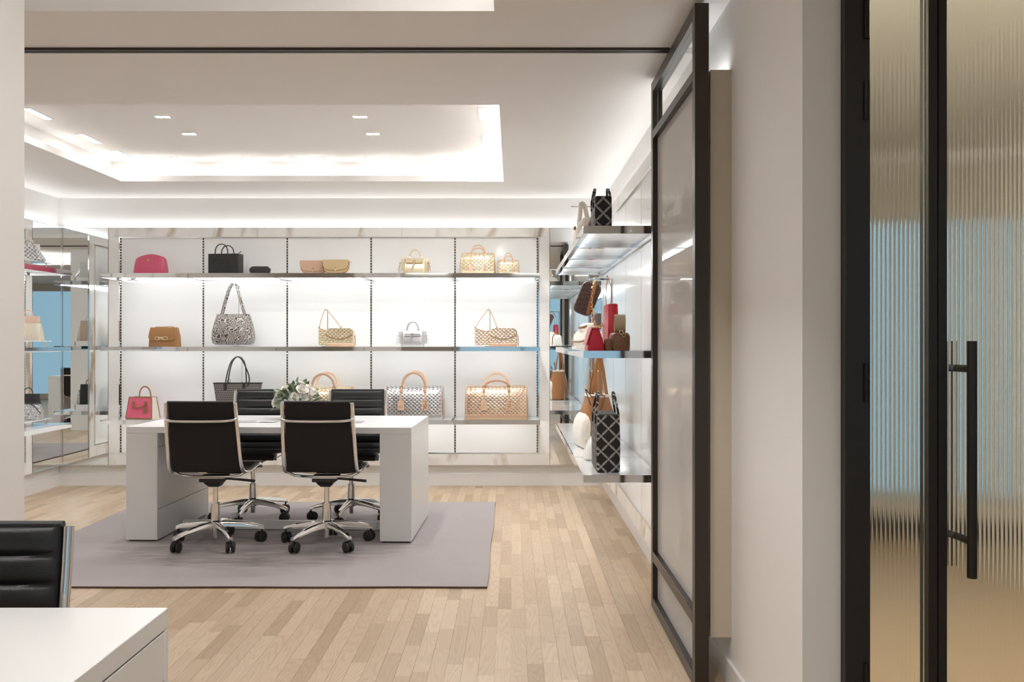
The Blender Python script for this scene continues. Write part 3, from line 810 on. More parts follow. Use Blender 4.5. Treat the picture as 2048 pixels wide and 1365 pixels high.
    MB().lathe([(0,.15),(.030,.15),(.0285,.16),(.0265,.258),(.029,.26),(.029,.266),(0,.266)], 20, cap=False).build('sleeve', 'chair_chrome', t)
    base = MB().lathe([(0,.045),(.0165,.045),(.0165,.095),(.038,.10),(.040,.15),(.032,.158),(0,.158)], 20, cap=False).build('star_base', 'chair_chrome', t)
    a0 = star-math.degrees(facing)
    for k in range(5):
        an = R(a0+72*k); dx, dy = math.cos(an), math.sin(an); px, py = -dy, dx
        rings = []
        for i in range(11):
            f = i/10; r = .022+.275*f
            zt = .152-.046*f**1.7; th = .042-.018*f; hw2 = .019-.006*f
            if i == 10: zt -= .004
            sec = [(-hw2, zt-th), (-hw2*1.0, zt-.010), (-hw2*.55, zt), (hw2*.55, zt), (hw2, zt-.010), (hw2, zt-th), (hw2*.6, zt-th*.82), (-hw2*.6, zt-th*.82)]
            rings.append([Vector((dx*r+px*u, dy*r+py*u, v)) for u, v in sec])
        mb = MB(); mb.loft(rings); mb.smooth = 55; mb.build('base_arm', 'chair_chrome', base)
        cx, cy = dx*.287, dy*.287
        # caster: swivel hood with two wheels
        ca = an+R(random.uniform(-50, 50))+PI/2
        M = Matrix.Translation((cx+.012*math.cos(ca+PI/2), cy+.012*math.sin(ca+PI/2), .0345)) @ Matrix.Rotation(ca, 4, 'Z')
        hood = MB(); hood.lathe([(0,.05),(.0065,.05),(.0065,.085),(0,.085)], 10, M=Matrix.Translation((cx, cy, 0)), cap=False)
        poly = [(.0355*math.cos(R(b)), .0355*math.sin(R(b))) for b in range(10, 171, 20)]+[(-.012, .0), (.012, .0)]
        hood.prism([(b, c) for b, c in poly], -.0045, .0045, 'x', M=M)
        hc = hood.build('caster', 'black_plastic', t)
        for s in (-1, 1):
            w = MB(); Mw = M @ Matrix.Translation((s*.0165, 0, 0)) @ Matrix.Rotation(PI/2, 4, 'Y')
            w.lathe([(0,-.011),(.028,-.011),(.0335,-.007),(.0342,0),(.0335,.007),(.028,.011),(.012,.0115),(0,.0115)], 20, M=Mw, cap=False); w.build('wheel', 'rubber', hc)
    return t
RZ = .0152
chair('black office chair with chrome frame seen from behind at the desk, left one', (-1.897, 5.60, RZ), 0, 234)
chair('black office chair with chrome frame seen from behind at the desk, right one', (-1.186, 5.60, RZ), R(0), 238)
chair('ribbed black office chair facing the camera across the desk, left of the flowers', (-1.894, 6.40, RZ), PI, 267)
chair('ribbed black office chair facing the camera across the desk, right of the flowers', (-1.172, 6.38, RZ), PI, 262)
chair('ribbed black office chair behind the near desk at the left edge', (-1.245, 1.765, .001), PI, 270, dz=-.04)

# ================================================================ things on the desk
ZD = .7455+.0151
def rose(mb, c, r, tilt, spin):
    M0 = Matrix.Translation(c) @ Matrix.Rotation(spin, 4, 'Z') @ Matrix.Rotation(tilt, 4, 'X')
    for layer, (rr, h, op, n) in enumerate(((.36, 1.0, .05, 3), (.62, .95, .22, 4), (.86, .80, .45, 5), (1.02, .60, .75, 5))):
        for k in range(n):
            a0 = 2*PI*k/n+layer*.7
            rows = []
            for i in range(5):
                f = i/4; row = []
                for j in range(5):
                    g = (j-2)/2; a = a0+g*(PI/n*1.25)
                    rad = r*rr*(.35+.65*math.sin(f*PI*.55)+op*f*f)*(1-.06*g*g)
                    z = r*(h*1.5*f-(.12*g*g*f))-.55*r
                    row.append(M0 @ Vector((rad*math.cos(a), rad*math.sin(a), z)))
                rows.append(row)
            mb.loft(rows, cap=False, closed=False)
    return mb
FX, FY = (597-1024)/278.0, 6.24
fl = thing('flower_arrangement', 'round bouquet of white roses with green leaves on the desk', 'flowers', (FX, FY, ZD))
MB().lathe([(0,0),(.055,0),(.065,.01),(.072,.045),(.068,.075),(.06,.105),(.055,.104),(.06,.05),(0,.02)], 24, cap=False).build('vase', 'vase_ceramic', fl)
random.seed(11)
proto = rose(MB(), Vector((0,0,0)), .0225, 0, 0); proto.smooth = 80
first = None
spots = []
tries = 0
while len(spots) < 24 and tries < 4000:
    tries += 1
    th = random.uniform(0, 2*PI); ph = math.acos(random.uniform(-.05, 1))
    p = Vector((.150*math.sin(ph)*math.cos(th), .125*math.sin(ph)*math.sin(th), .118+.14*math.cos(ph)))
    if all((p-q[0]).length > .049 for q in spots): spots.append((p, ph, th))
for p, ph, th in spots:
    if first is None: o = first = proto.build('rose', 'petal', fl)
    else: o = first.copy(); C.objects.link(o); o.parent = fl
    o.location = p; o.rotation_euler = (0, ph*.9, th); s = random.uniform(.8, 1.2); o.scale = (s, s, s)
def leaf_mesh(l, w):
    mb = MB(); rows = []
    for i in range(7):
        f = i/6; ww = w*math.sin(PI*min(1, f*.93+.05))**.8
        rows.append([Vector((-ww, l*f, -.12*l*f*f+.25*ww)), Vector((0, l*f, -.12*l*f*f)), Vector((ww, l*f, -.12*l*f*f+.25*ww))])
    mb.loft(rows, cap=False, closed=False); mb.smooth = 80
    return mb
lf = [None, None]
for k in range(95):
    th = random.uniform(0, 2*PI); ph = math.acos(random.uniform(-.35, 1))
    rr = random.uniform(.6, .98)
    p = Vector((.145*rr*math.sin(ph)*math.cos(th), .12*rr*math.sin(ph)*math.sin(th), .113+.137*rr*math.cos(ph)))
    i = 1 if random.random() < .35 else 0
    if lf[i] is None: o = lf[i] = leaf_mesh(.062, .013 if i == 0 else .017).build('leaf', ('leaf', 'leaf_pale')[i], fl)
    else: o = lf[i].copy(); C.objects.link(o); o.parent = fl
    d = Vector((p.x, p.y, (p.z-.06)*.8)).normalized()
    o.rotation_euler = (d.to_track_quat('Y', 'Z') @ Matrix.Rotation(random.uniform(-1.2, 1.2), 4, 'Y').to_quaternion()).to_euler()
    o.location = p; s = random.uniform(.7, 1.15); o.scale = (s, s, s)
# desk pads let into the top, papers
def pad(x0, x1, y, label, m):
    t = thing('desk_pad', label, 'desk pad', ((x0+x1)/2, y, ZD))
    w = (x1-x0)/2
    MB().rbox(-w, w, -.065, .065, 0, .004, .001, 1).build('mat', m, t)
    return t
pad(-2.15, -1.72, 6.03, 'thin grey desk pad on the white desk between the left chairs', 'grey_paper')
pad(-1.42, -1.02, 6.0, 'thin grey desk pad on the white desk between the right chairs', 'grey_paper')
t = thing('paper_sheets', 'loose white sheets lying on the grey desk pad', 'paper', (-1.70, 6.03, ZD+.0041))
MB().box(-.06, .075, -.05, .05, 0, .0006, M=Matrix.Rotation(.15, 4, 'Z')).build('sheet', 'desk_white', t)
MB().box(-.05, .085, -.055, .045, .0007, .0012, M=Matrix.Rotation(-.1, 4, 'Z')).build('sheet', 'desk_white', t)

# ================================================================ handbags
def body(secs, n=6, bulge=None):
    """loft of rounded rectangles; secs = (z, w, d, r[, cx, cy])"""
    mb = MB(); rings = []
    for s in secs:
        z, w, d, r = s[:4]; cx, cy = (s[4:6] if len(s) > 4 else (0, 0))
        rings.append([Vector((x, y, z)) for x, y in rrect(w, d, r, n, cx, cy)])
    mb.loft(rings); mb.smooth = 50
    return mb
def torus(mb, c, r, t, axis='y', n=14, squash=1.0, M=None):
    pts = []
    for k in range(n):
        a = 2*PI*k/n; u, v = r*math.cos(a), r*math.sin(a)*squash
        p = {'y': Vector((u, 0, v)), 'x': Vector((0, u, v)), 'z': Vector((u, v, 0))}[axis]+Vector(c)
        pts.append(M @ p if M else p)
    return mb.tube(pts, t, 6, loop=True)
def chain(pts, link=.012, t=.0016, wide=.5):
    """row of interlocked links along pts"""
    pts = smoothpts(pts, 2); L = [0]
    for a, b in zip(pts, pts[1:]): L.append(L[-1]+(b-a).length)
    mb = MB(); n = max(2, int(L[-1]/(link*.72)))
    for k in range(n):
        s = L[-1]*(k+.5)/n; i = max(j for j in range(len(L)-1) if L[j] <= s)
        f = (s-L[i])/(L[i+1]-L[i]); p = pts[i].lerp(pts[i+1], f); d = (pts[i+1]-pts[i]).normalized()
        q = d.to_track_quat('X', 'Z').to_matrix().to_4x4()
        M = Matrix.Translation(p) @ q @ Matrix.Rotation(PI/2*(k % 2)+.4, 4, 'X')
        ring = [M @ Vector((link/2*math.cos(2*PI*j/8), link/2*wide*math.sin(2*PI*j/8), 0)) for j in range(8)]
        mb.tube(ring, t, 4, loop=True)
    mb.smooth = 70
    return mb
def tagk(o): o['kind'] = 'stuff'; return o
def arch(hw, h, lean=0.0, n=14, foot=0.0, p=1.0):
    """inverted U from (-hw,0) to (hw,0) rising to h, leaning lean in y at the top"""
    out = [Vector((-hw, 0, -foot))] if foot else []
    for k in range(n+1):
        a = PI*(1-k/n); out.append(Vector((hw*math.cos(a), lean*math.sin(a), h*math.sin(a)**p)))
    if foot: out.append(Vector((hw, 0, -foot)))
    return out
def shift(pts, v): return [p+Vector(v) for p in pts]
def logo_disc(t, x, y, z, r=.011):
    M = Matrix.Translation((x, y, z)) @ Matrix.Rotation(PI/2, 4, 'X')
    mb = MB().lathe([(0,-.001),(r,-.001),(r,.001),(r*.8,.0014),(0,.0014)], 18, M=M, cap=False)
    o = mb.build('round_emblem', 'gold_hw', t)
    add_text(MB(), 'MK', r*1.05, face_m(x, y-.002, z), .0003).build('letters', 'trim_tan', o)
BY = 7.71
def bx(px, y=7.66): return (px-1024)*y/1750
GT = 'handbags on the back wall'

def duffle(label, loc, w, h, d, mb_, m_trim, hh, rotz=0, tags=2, flop=True, m_base=None, big=True):
    t = thing('duffle_bag', label, 'handbag', loc, rotz, GT)
    def sec(sw, sh, x):
        pts = []
        H = h*sh; D = d*sw; r1 = min(.42*D, .33*H); r0 = .12*D; n = 6
        for (cy, cz, r, a0) in ((D/2-r1, H-r1, r1, 0), (-D/2+r1, H-r1, r1, 90), (-D/2+r0, r0, r0, 180), (D/2-r0, r0, r0, 270)):
            for k in range(n+1):
                a = R(a0+90*k/n); pts.append(Vector((x, cy+r*math.cos(a), cz+r*math.sin(a))))
        return pts
    rings = []
    for f, sw, sh in ((-.5,.80,.90),(-.492,.93,.975),(-.47,1,1),(-.3,1.04,1.0),(0,1.06,.985),(.3,1.04,1.0),(.47,1,1),(.492,.93,.975),(.5,.80,.90)):
        rings.append(sec(sw, sh, w*f))
    mb = MB(); mb.loft(rings); mb.smooth = 50
    mb.build('body', mb_, t)
    for s in (-1, 1):
        pts = [Vector((p.x, p.y, max(p.z, .0032*h/.2))) for p in sec(.985, 1.0, s*w*.478)]
        MB().tube(pts, .0028*h/.2, 6, loop=True).build('piping', m_trim, t)
        q = sec(.6, .62, s*(w*.5+.002)); q = [Vector((p.x, p.y, p.z+.0)) for p in q]
        MB().loft([q, [p+Vector((s*.003, 0, 0)) for p in q]]).build('end_patch', m_trim, t)
    # base panel
    mm = body([(0, w*.985, d*.95, .02), (h*.05, w*.995, d*1.045, .02), (h*.14, w*1.0, d*1.072, .02)]); mm.build('base_panel', m_base or m_trim, t)
    k = h/.19; hx = w*.20
    # front handle lies over the bag or stands, back handle stands
    for s, lean, hgt in ((1, .25, hh), (-1, -.45, hh*(.55 if flop else .98))):
        yy = s*d*.30
        pts = shift(arch(hx*(1.0 if s > 0 else .98), hgt, lean*hgt*.4*s*s if False else (s*.02*k), 14, 0, .85), (0 if s > 0 else .004, yy, h*.93))
        MB().tube(pts, 0, 8, flat=(.0095*k*.8, .0045*k*.8), up=(0,1,0)).build('handle', m_trim, t)
    for s in (-1, 1):
        x = s*hx
        MB().strap([(x, -d*.30, h*.985), (x, -d*.50, h*.80), (x, -d*.537, h*.62), (x, -d*.54, h*.60)], .012*k*.8, .002, up=(1,0,0)).build('handle_strap', m_trim, t)
        rg = MB(); torus(rg, (x, -d*.37, h*.955), .011*k*.8, .0025*k*.8, 'y'); rg.build('ring', 'gold_hw', t)
        MB().rbox(x-.011*k*.8, x+.011*k*.8, -d*.50-.006, -d*.42, h*.82, h*.92, .003).build('handle_tab', m_trim, t)
    if tags:
        for s in (-1, 1):
            x = s*hx+.002; zt = h*.60 if big else h*.40; a = .017*k*1.05; b = .062*k*.95
            poly = [(-a, 0), (a, 0), (a, b*.8), (a*.55, b), (-a*.55, b), (-a, b*.8)]
            tg = MB().prism([(x+u, zt-b+v) for u, v in poly], -d*.565-.004, -d*.565, 'y').build('hang_tag', m_trim, t)
            MB().tube([(x, -d*.55, h*.80), (x, -d*.567, zt-b*.1)], .0018*k, 5).build('tag_cord', m_trim, tg)
            if s > 0:
                o = add_text(MB(), 'MK', b*.62, Matrix.Translation((x, -d*.565-.005, zt-b*.52)) @ Matrix.Rotation(PI/2, 4, 'X') @ Matrix.Rotation(-PI/2, 4, 'Z'), .0006); o.build('letters', 'gold_hw', tg)
            else:
                e = MB(); torus(e, (x, -d*.565-.005, zt-b*.62), a*.45, .0009, 'y', 12); e.build('emblem', 'gold_hw', tg)
    return t
z = ZS['top'][1]
duffle('gold duffle handbag with upright tan handle on the top shelf', (bx(955.5), BY, z), .298, .188, .17, 'pale_gold_quilt' if False else 'quilt_gold', 'vachetta', .092, big=False, m_base='pale_gold')
duffle('mini gold duffle handbag beside the bigger gold duffle', (bx(1016.5), BY-.02, z), .185, .124, .11, 'quilt_gold', 'vachetta', .075, big=False, m_base='pale_gold')
zb = ZS['bottom'][1]
duffle('gold woven duffle bag partly hidden by the white roses', (bx(648), BY-.02, zb), .50, .285, .24, 'quilt_gold', 'vachetta', .135, flop=False, m_base='pale_gold')
duffle('silver woven duffle bag with pale tan handles behind the desk corner', (bx(828), BY-.02, zb), .515, .29, .24, 'quilt_silver', 'vachetta', .140, flop=False, m_base='silver_metal')
duffle('rose gold woven duffle bag alone at the right end of the bottom shelf', (bx(993), BY-.02, zb), .54, .295, .24, 'quilt_rose', 'vachetta', .12, flop=True, m_base='copper_leather')

def satchel(label, loc, k, m, m_dark, long_lace=True):
    t = thing('satchel', label, 'handbag', loc, 0, GT)
    w, h, d = .205*k, .138*k, .10*k
    body([(0, w*.93, d*.92, .02*k), (.012*k, w*.99, d, .03*k), (h*.5, w*.98, d*.95, .03*k), (h*.85, w*.95, d*.7, .025*k), (h, w*.93, d*.5, .02*k)]).build('body', m, t)
    for s in (-1, 1):       # side wings
        mb = MB(); x = s*w*.47
        mb.loft([[Vector((x+s*a*k, y*d*.46, zz)) for a, y, zz in ((-.004,-1,h*.12),(.026,-.5,h*.25),(.026,.5,h*.25),(-.004,1,h*.12))],
                 [Vector((x+s*a*k, y*d*.40, zz)) for a, y, zz in ((-.004,-1,h*.7),(.022,-.5,h*.75),(.022,.5,h*.75),(-.004,1,h*.7))],
                 [Vector((x+s*a*k, y*d*.24, zz)) for a, y, zz in ((-.006,-1,h*.98),(.030,-.5,h*.99),(.030,.5,h*.99),(-.006,1,h*.98))]])
        mb.smooth = 60; mb.build('gusset', m, t)
        for j, (ex, ez) in enumerate(((.040, .02), (.027, .012))):
            MB().tube(smoothpts([(x+s*.020*k, -d*.42, h*.72), (x+s*.034*k, -d*.46, h*.60), (x+s*(ex+.004)*k, -d*.48, ez*k+.02*k), (x+s*ex*k, -d*.48, ez*k)], 2), .0018*k, 5).build('lace', m_dark, t)
        bw = MB(); torus(bw, (x+s*.028*k, -d*.44, h*.70), .009*k, .0016*k, 'y', 10, .6); bw.build('lace_bow', m_dark, t)
    f = MB()
    pl = [(-w*.40, h*1.0), (w*.40, h*1.0), (w*.38, h*.74), (w*.31, h*.69), (w*.06, h*.69), (0, h*.66), (-w*.06, h*.69), (-w*.31, h*.69), (-w*.38, h*.74)]
    f.loft([[Vector((x, -d*.5*(1.0 if zz < h*.9 else .56)-.002*k, zz)) for x, zz in pl], [Vector((x, -d*.5*(1.0 if zz < h*.9 else .56)-.007*k, zz+.002*k)) for x, zz in pl]])
    f.smooth = 30; fl_ = f.build('flap', m, t)
    MB().tube([(x, -d*.5*(1.0 if zz < h*.9 else .56)-.007*k, zz) for x, zz in pl[1:]+pl[:1]], .0014*k, 5).build('stitch_edge', m_dark, fl_)
    MB().strap([(-w*.34, -d*.515-.008*k, h*.79), (w*.34, -d*.515-.008*k, h*.79)], .009*k, .003*k, up=(0,0,1)).build('belt', m_dark if m != 'pale_gold' else m, t)
    o = MB(); torus(o, (0, -d*.53-.010*k, h*.80), .010*k, .0026*k, 'y'); o.build('turn_lock', 'gold_hw' if m == 'pale_gold' else 'chrome', t)
    MB().strap(smoothpts([(0, -d*.53-.008*k, h*.76), (-.012*k, -d*.55-.006*k, h*.55), (-.022*k, -d*.56, h*.32)], 1), .012*k, .002*k, up=(1,0,0)).build('hang_tag', m, t)
    for s in (-1, 1):
        pts = shift(arch(w*.245, .077*k, 0, 14, .012*k, .8), (0, s*d*.18, h*1.02))
        MB().tube(pts, .0055*k, 8).build('handle', m, t)
        for e in (-1, 1): MB().rbox(e*w*.245-.009*k, e*w*.245+.009*k, s*d*.18-.005*k, s*d*.18+.005*k, h*.93, h*1.14, .003*k).build('handle_tab', m, t)
    return t
satchel('pale gold satchel with top handle and side laces on the top shelf', (bx(829), BY, z), 1.0, 'pale_gold', 'trim_tan')
zm = ZS['middle'][1]
satchel('metallic silver satchel with top handle and side laces', (bx(824.5), BY, zm), 1.0, 'silver_metal', 'silver_dark')

def clutch(label, x, y, m, m_edge):
    """half-moon flap clutch"""
    t = thing('flap_clutch', label, 'handbag', (x, y, z), 0, GT)
    w, h, d = .232, .118, .065
    def moon(s, top, bot): 
        pts = [(-w/2*s, top)]
        for k in range(17):
            a = PI+PI*k/16; pts.append((w/2*s*math.copysign(abs(math.cos(a))**.55, math.cos(a)), bot+(top-.012-bot)*(1+math.copysign(abs(math.sin(a))**.62, math.sin(a)))))
        pts.append((w/2*s, top)); return pts
    def ring(s, top, bot, y): return [Vector((a, y, b)) for a, b in moon(s, top, bot)]
    mb = MB(); mb.loft([ring(.93, h*.97, .008, -d/2), ring(1, h, 0, -d*.36), ring(1, h, 0, d*.36), ring(.93, h*.97, .008, d/2)]); mb.smooth = 40
    mb.build('body', m, t)
    mb = MB(); mb.loft([ring(.99, h+.002, .024, -d/2-.001), ring(.965, h+.002, .030, -d/2-.007)]); mb.smooth = 30
    f = mb.build('flap', m, t)
    MB().tube([Vector((p.x, p.y, p.z)) for p in ring(.97, h*.98, .027, -d/2-.006)][1:-1], .002, 5).build('edge_piping', m_edge, f)
    MB().tube([Vector((p.x, p.y, p.z)) for p in ring(1.005, h*.93, .0015, -d*.40)][1:-1], .0022, 5).build('body_piping', m_edge, t)
    MB().rbox(-.008, .008, -d/2-.012, -d/2-.006, .004, .046, .003).build('closure_tab', m, f)
    lk = MB(); torus(lk, (0, -d/2-.012, .048), .006, .0018, 'y'); lk.build('clasp', 'gold_hw', f)
    for s in (-1, 1):
        r = MB(); torus(r, (s*(w/2+.004), 0, h*.86), .007, .0016, 'y'); r.build('ring', 'gold_hw', t)
    return t
clutch('dusty rose half moon clutch tucked beside the gold one', bx(626), BY-.005, 'rose_leather', 'gold_metal')
clutch('shiny gold half moon clutch overlapping the rose clutch', bx(670.5, 7.58), BY-.085, 'gold_metal', 'trim_tan')

# pink domed bag
t = thing('domed_bag', 'pink domed leather bag at the left end of the top shelf', 'handbag', (bx(297.5), BY, z), R(-6), GT)
secs = [(0, .278, .10, .012), (.01, .284, .104, .015), (.07, .276, .09, .015), (.125, .258, .066, .012), (.145, .25, .05, .010)]
rings = []
for s in secs: rings.append([Vector((x, y, s[0]+(.026*math.cos(PI*x/s[1]) if s[0] > .14 else .012*math.cos(PI*x/s[1]) if s[0] > .12 else 0))) for x, y in rrect(s[1], s[2], s[3], 6)+[]])
def fine(ring, n=3):
    out = []
    for a, b in zip(ring, ring[1:]+ring[:1]):
        m = max(1, int((a-b).length/.03))
        out += [a.lerp(b, k/m) for k in range(m)]
    return out
rr = []
for s in secs:
    base = fine([Vector((x, y, 0)) for x, y in rrect(.284, s[2], s[3], 4)]) if False else None
def domed_ring(zz, w, d, dome, n=22):
    top = [Vector((w*(-.5+k/n), -d/2*(1-.25*abs(2*k/n-1)**6), zz+dome*math.cos(PI*(k/n-.5)))) for k in range(n+1)]
    bot = [Vector((p.x, -p.y, p.z)) for p in reversed(top)]
    return top+bot
mb = MB(); mb.loft([domed_ring(0,.276,.10,0), domed_ring(.008,.284,.106,0), domed_ring(.07,.276,.09,.004), domed_ring(.125,.262,.062,.016), domed_ring(.145,.25,.040,.028)]); mb.smooth = 45
mb.build('body', 'pink', t)
MB().tube([Vector((.25*(-.5+k/20), 0, .1475+.028*math.cos(PI*(k/20-.5)))) for k in range(21)], .003, 6).build('zip', 'hot_pink', t)
for s in (-1, 1):
    MB().tube([(s*.098, -.0535, .01), (s*.098, -.046, .07), (s*.095, -.036, .118), (s*.093, -.025, .150)], .0016, 5).build('seam_piping', 'hot_pink', t)
    r = MB(); torus(r, (s*.133, 0, .128), .008, .002, 'x'); r.build('ring', 'gold_hw', t)
logo_disc(t, -.006, -.039, .122, .010)

# black tote with embossed logo
t = thing('small_tote', 'structured black leather tote with two handles on the top shelf', 'handbag', (bx(448), BY, z), R(-7), GT)
body([(0, .272, .115, .006), (.006, .276, .118, .008), (.176, .276, .118, .008), (.178, .272, .112, .006)]).build('body', 'bag_black', t)
MB().rbox(-.13, .13, -.045, .045, .1782, .1792, .0003, 1).build('top_opening', 'bag_black_soft', t)
for s in (-1, 1):
    MB().tube(shift(arch(.058, .083, 0, 14, .03, .75), (-.012, s*.061, .178)), 0, 6, flat=(.0045, .0055), up=(0,1,0)).build('handle', 'bag_black', t)
    for e in (-1, 1): MB().rbox(-.012+e*.058-.009, -.012+e*.058+.009, s*.0595-.003, s*.0595+.003, .125, .165, .002).build('handle_tab', 'bag_black', t)
emb = MB(); emb.tube([Vector((-.012+(.048 if math.cos(a) > 0 else -.048)+.026*math.cos(a), -.0605, .095+.024*math.sin(a))) for a in [2*PI*k/24 for k in range(24)]], .0022, 6, loop=True)
eo = emb.build('emblem_ring', 'bag_black_soft', t)
add_text(MB(), 'MK', .042, face_m(-.012, -.061, .095), .0018, 1.2).build('letters', 'bag_black_soft', eo)
MB().tube([(.115, .0, .178), (.14, -.01, .196), (.146, -.012, .202)], .003, 6).build('zip_pull', 'bag_black', t)

# small black case
t = thing('zip_case', 'small rounded black zip case next to the black tote', 'pouch', (bx(520), BY-.05, z), 0, GT)
def caps(w, h, y): return [Vector((x, y, h/2+v+.0)) for x, v in rrect(w, h, h*.48, 6)]
mb = MB(); mb.loft([[p+Vector((0,0,.004)) for p in caps(.155, .052, -.035)], caps(.172, .062, -.026), caps(.176, .064, 0), caps(.172, .062, .026), [p+Vector((0,0,.004)) for p in caps(.155, .052, .035)]]); mb.smooth = 50
mb.build('body', 'bag_black_soft', t)
MB().tube([p for p in caps(.179, .066, 0)], .0018, 5, loop=True).build('zip', 'black_plastic', t)
e = add_text(MB(), 'MK', .03, face_m(0, -.0352, .034), .001, 1.3); e.build('letters', 'bag_black', t)
MB().rbox(.086, .098, -.006, .006, .036, .05, .002).build('zip_pull', 'gold_hw', t)

# tan flap bag with chain
t = thing('flap_bag', 'tan leather flap bag with gold chain and emblem', 'handbag', (bx(325.5), BY, zm), R(-8), GT)
w, h, d = .268, .168, .095
body([(0, w*.98, d*.96, .012), (.01, w, d, .016), (h*.55, w*.97, d*.9, .016), (h*.97, w*.90, d*.52, .012), (h, w*.88, d*.44, .010)]).build('body', 'tan', t)
def flapshape(w, h, d, m, t, zlow, rad=.035, m_edge=None):
    pl = []
    ws = w*.46
    outer = [(-ws*.97, h*1.005), (ws*.97, h*1.005)]
    for k in range(7): a = R(-90*k/6); outer.append((ws*1.02-rad+rad*math.cos(a), zlow+rad+rad*math.sin(a)))
    for k in range(7): a = R(-90-90*k/6); outer.append((-ws*1.02+rad+rad*math.cos(a), zlow+rad+rad*math.sin(a)))
    def yy(zz): 
        f = (zz-zlow)/(h-zlow); return -d*(.505-.27*max(0, f)**2.2)
    # densify so that the flap can bend over the body
    den = []
    for a, b in zip(outer, outer[1:]+outer[:1]):
        n = max(1, int(math.dist(a, b)/.02)); den += [(a[0]+(b[0]-a[0])*k/n, a[1]+(b[1]-a[1])*k/n) for k in range(n)]
    levels = sorted({round(b, 4) for a, b in den})
    # build as horizontal strips
    rows = []
    def half(zz):
        if zz >= zlow+rad: return ws*(1.02-.05*(zz-zlow-rad)/(h-zlow-rad))
        return ws*1.02-rad+math.sqrt(max(0, rad*rad-(zlow+rad-zz)**2))
    zs = [zlow+(h*1.01-zlow)*k/14 for k in range(15)]
    front = [[Vector((half(zz)*f, yy(zz)-.008, zz)) for f in (-1,-.5,0,.5,1)] for zz in zs]
    front.append([Vector((half(zs[-1])*f, d*.15, h*1.012)) for f in (-1,-.5,0,.5,1)])
    back_ = [[p+Vector((0, .005, -.001)) for p in r] for r in front]
    mb = MB(); mb.loft(front, cap=False, closed=False); mb.loft(back_, cap=False, closed=False)
    # rim between both sheets
    rim_f = [r[0] for r in front]+list(reversed([r[-1] for r in front]))
    rim_b = [r[0] for r in back_]+list(reversed([r[-1] for r in back_]))
    mb.loft([rim_f, rim_b], cap=False); mb.smooth = 50
    return mb.build('flap', m, t)
flapshape(w, h, d, 'tan', t, h*.32)
lg = MB()
for s in (-1, 1):
    pts = [Vector((s*.036+.022*math.cos(a), -.062, .073+.0145*math.sin(a))) for a in [2*PI*k/20 for k in range(20)]]
    lg.tube(pts, .0022, 6, loop=True)
lo = lg.build('emblem_ring', 'pale_gold', t)
add_text(MB(), 'MK', .036, face_m(0, -.0625, .073), .0015, 1.25).build('letters', 'pale_gold', lo)
tagk(chain([(-.09, 0, .172), (0, -.01, .173), (.07, -.02, .178), (.105, -.02, .168), (.118, -.01, .13)], .013, .0022).build('chain', 'gold_hw', t))
MB().tube([(.118, .0, .14), (.124, -.01, .09), (.121, -.02, .02)], .002, 5).build('side_cord', 'trim_tan', t)

def bag_stand(label, loc, h, arm=.05, rotz=0, r=.0035, group='chrome bag stands'):
    t = thing('bag_stand', label, 'bag stand', loc, rotz, group)
    MB().rbox(-.045, .045, -.03, .03, 0, .004, .001, 1).build('foot', 'chrome', t)
    MB().rbox(-r, r, -r, r, .004, h, .0006, 1).build('post', 'chrome', t)
    MB().tube([(0, 0, h-r), (-arm, 0, h-r)] if arm else [(0,-.02,h-r),(0,.02,h-r)], r*.9, 8).build('arm', 'chrome', t)
    return t
# snakeskin hobo on a stand
X = bx(465.5)
t = thing('shoulder_bag', 'black and white snakeskin shoulder bag hung on a stand', 'handbag', (X, BY-.03, zm+.018), 0, GT)
w = .365
body([(0, w*.82, .13, .05), (.012, w*.93, .17, .06), (.05, w*1.0, .19, .07), (.12, w*.98, .18, .07), (.20, w*.88, .13, .05), (.255, w*.80, .075, .03), (.268, w*.78, .06, .025)], 7).build('body', 'snakeskin', t)
for s in (-1, 1):
    pts = smoothpts([(-.105, s*.025, .25), (-.085, s*.026, .33), (-.045, s*.02, .47), (-.018+s*.006, s*.012, .535), (.008+s*.006, s*.01, .542), (.035, s*.018, .50), (.075, s*.026, .34), (.105, s*.025, .25)], 2)
    MB().tube(pts, .0075, 8).build('handle', 'snakeskin', t)
    for e in (-1, 1):
        r = MB(); torus(r, (e*.108, s*.036, .25), .007, .002, 'y'); r.build('ring', 'gold_hw', t)
bag_stand('slim chrome stand inside the snakeskin bag handles', (X+.012, BY+.085, zm), .545, 0)

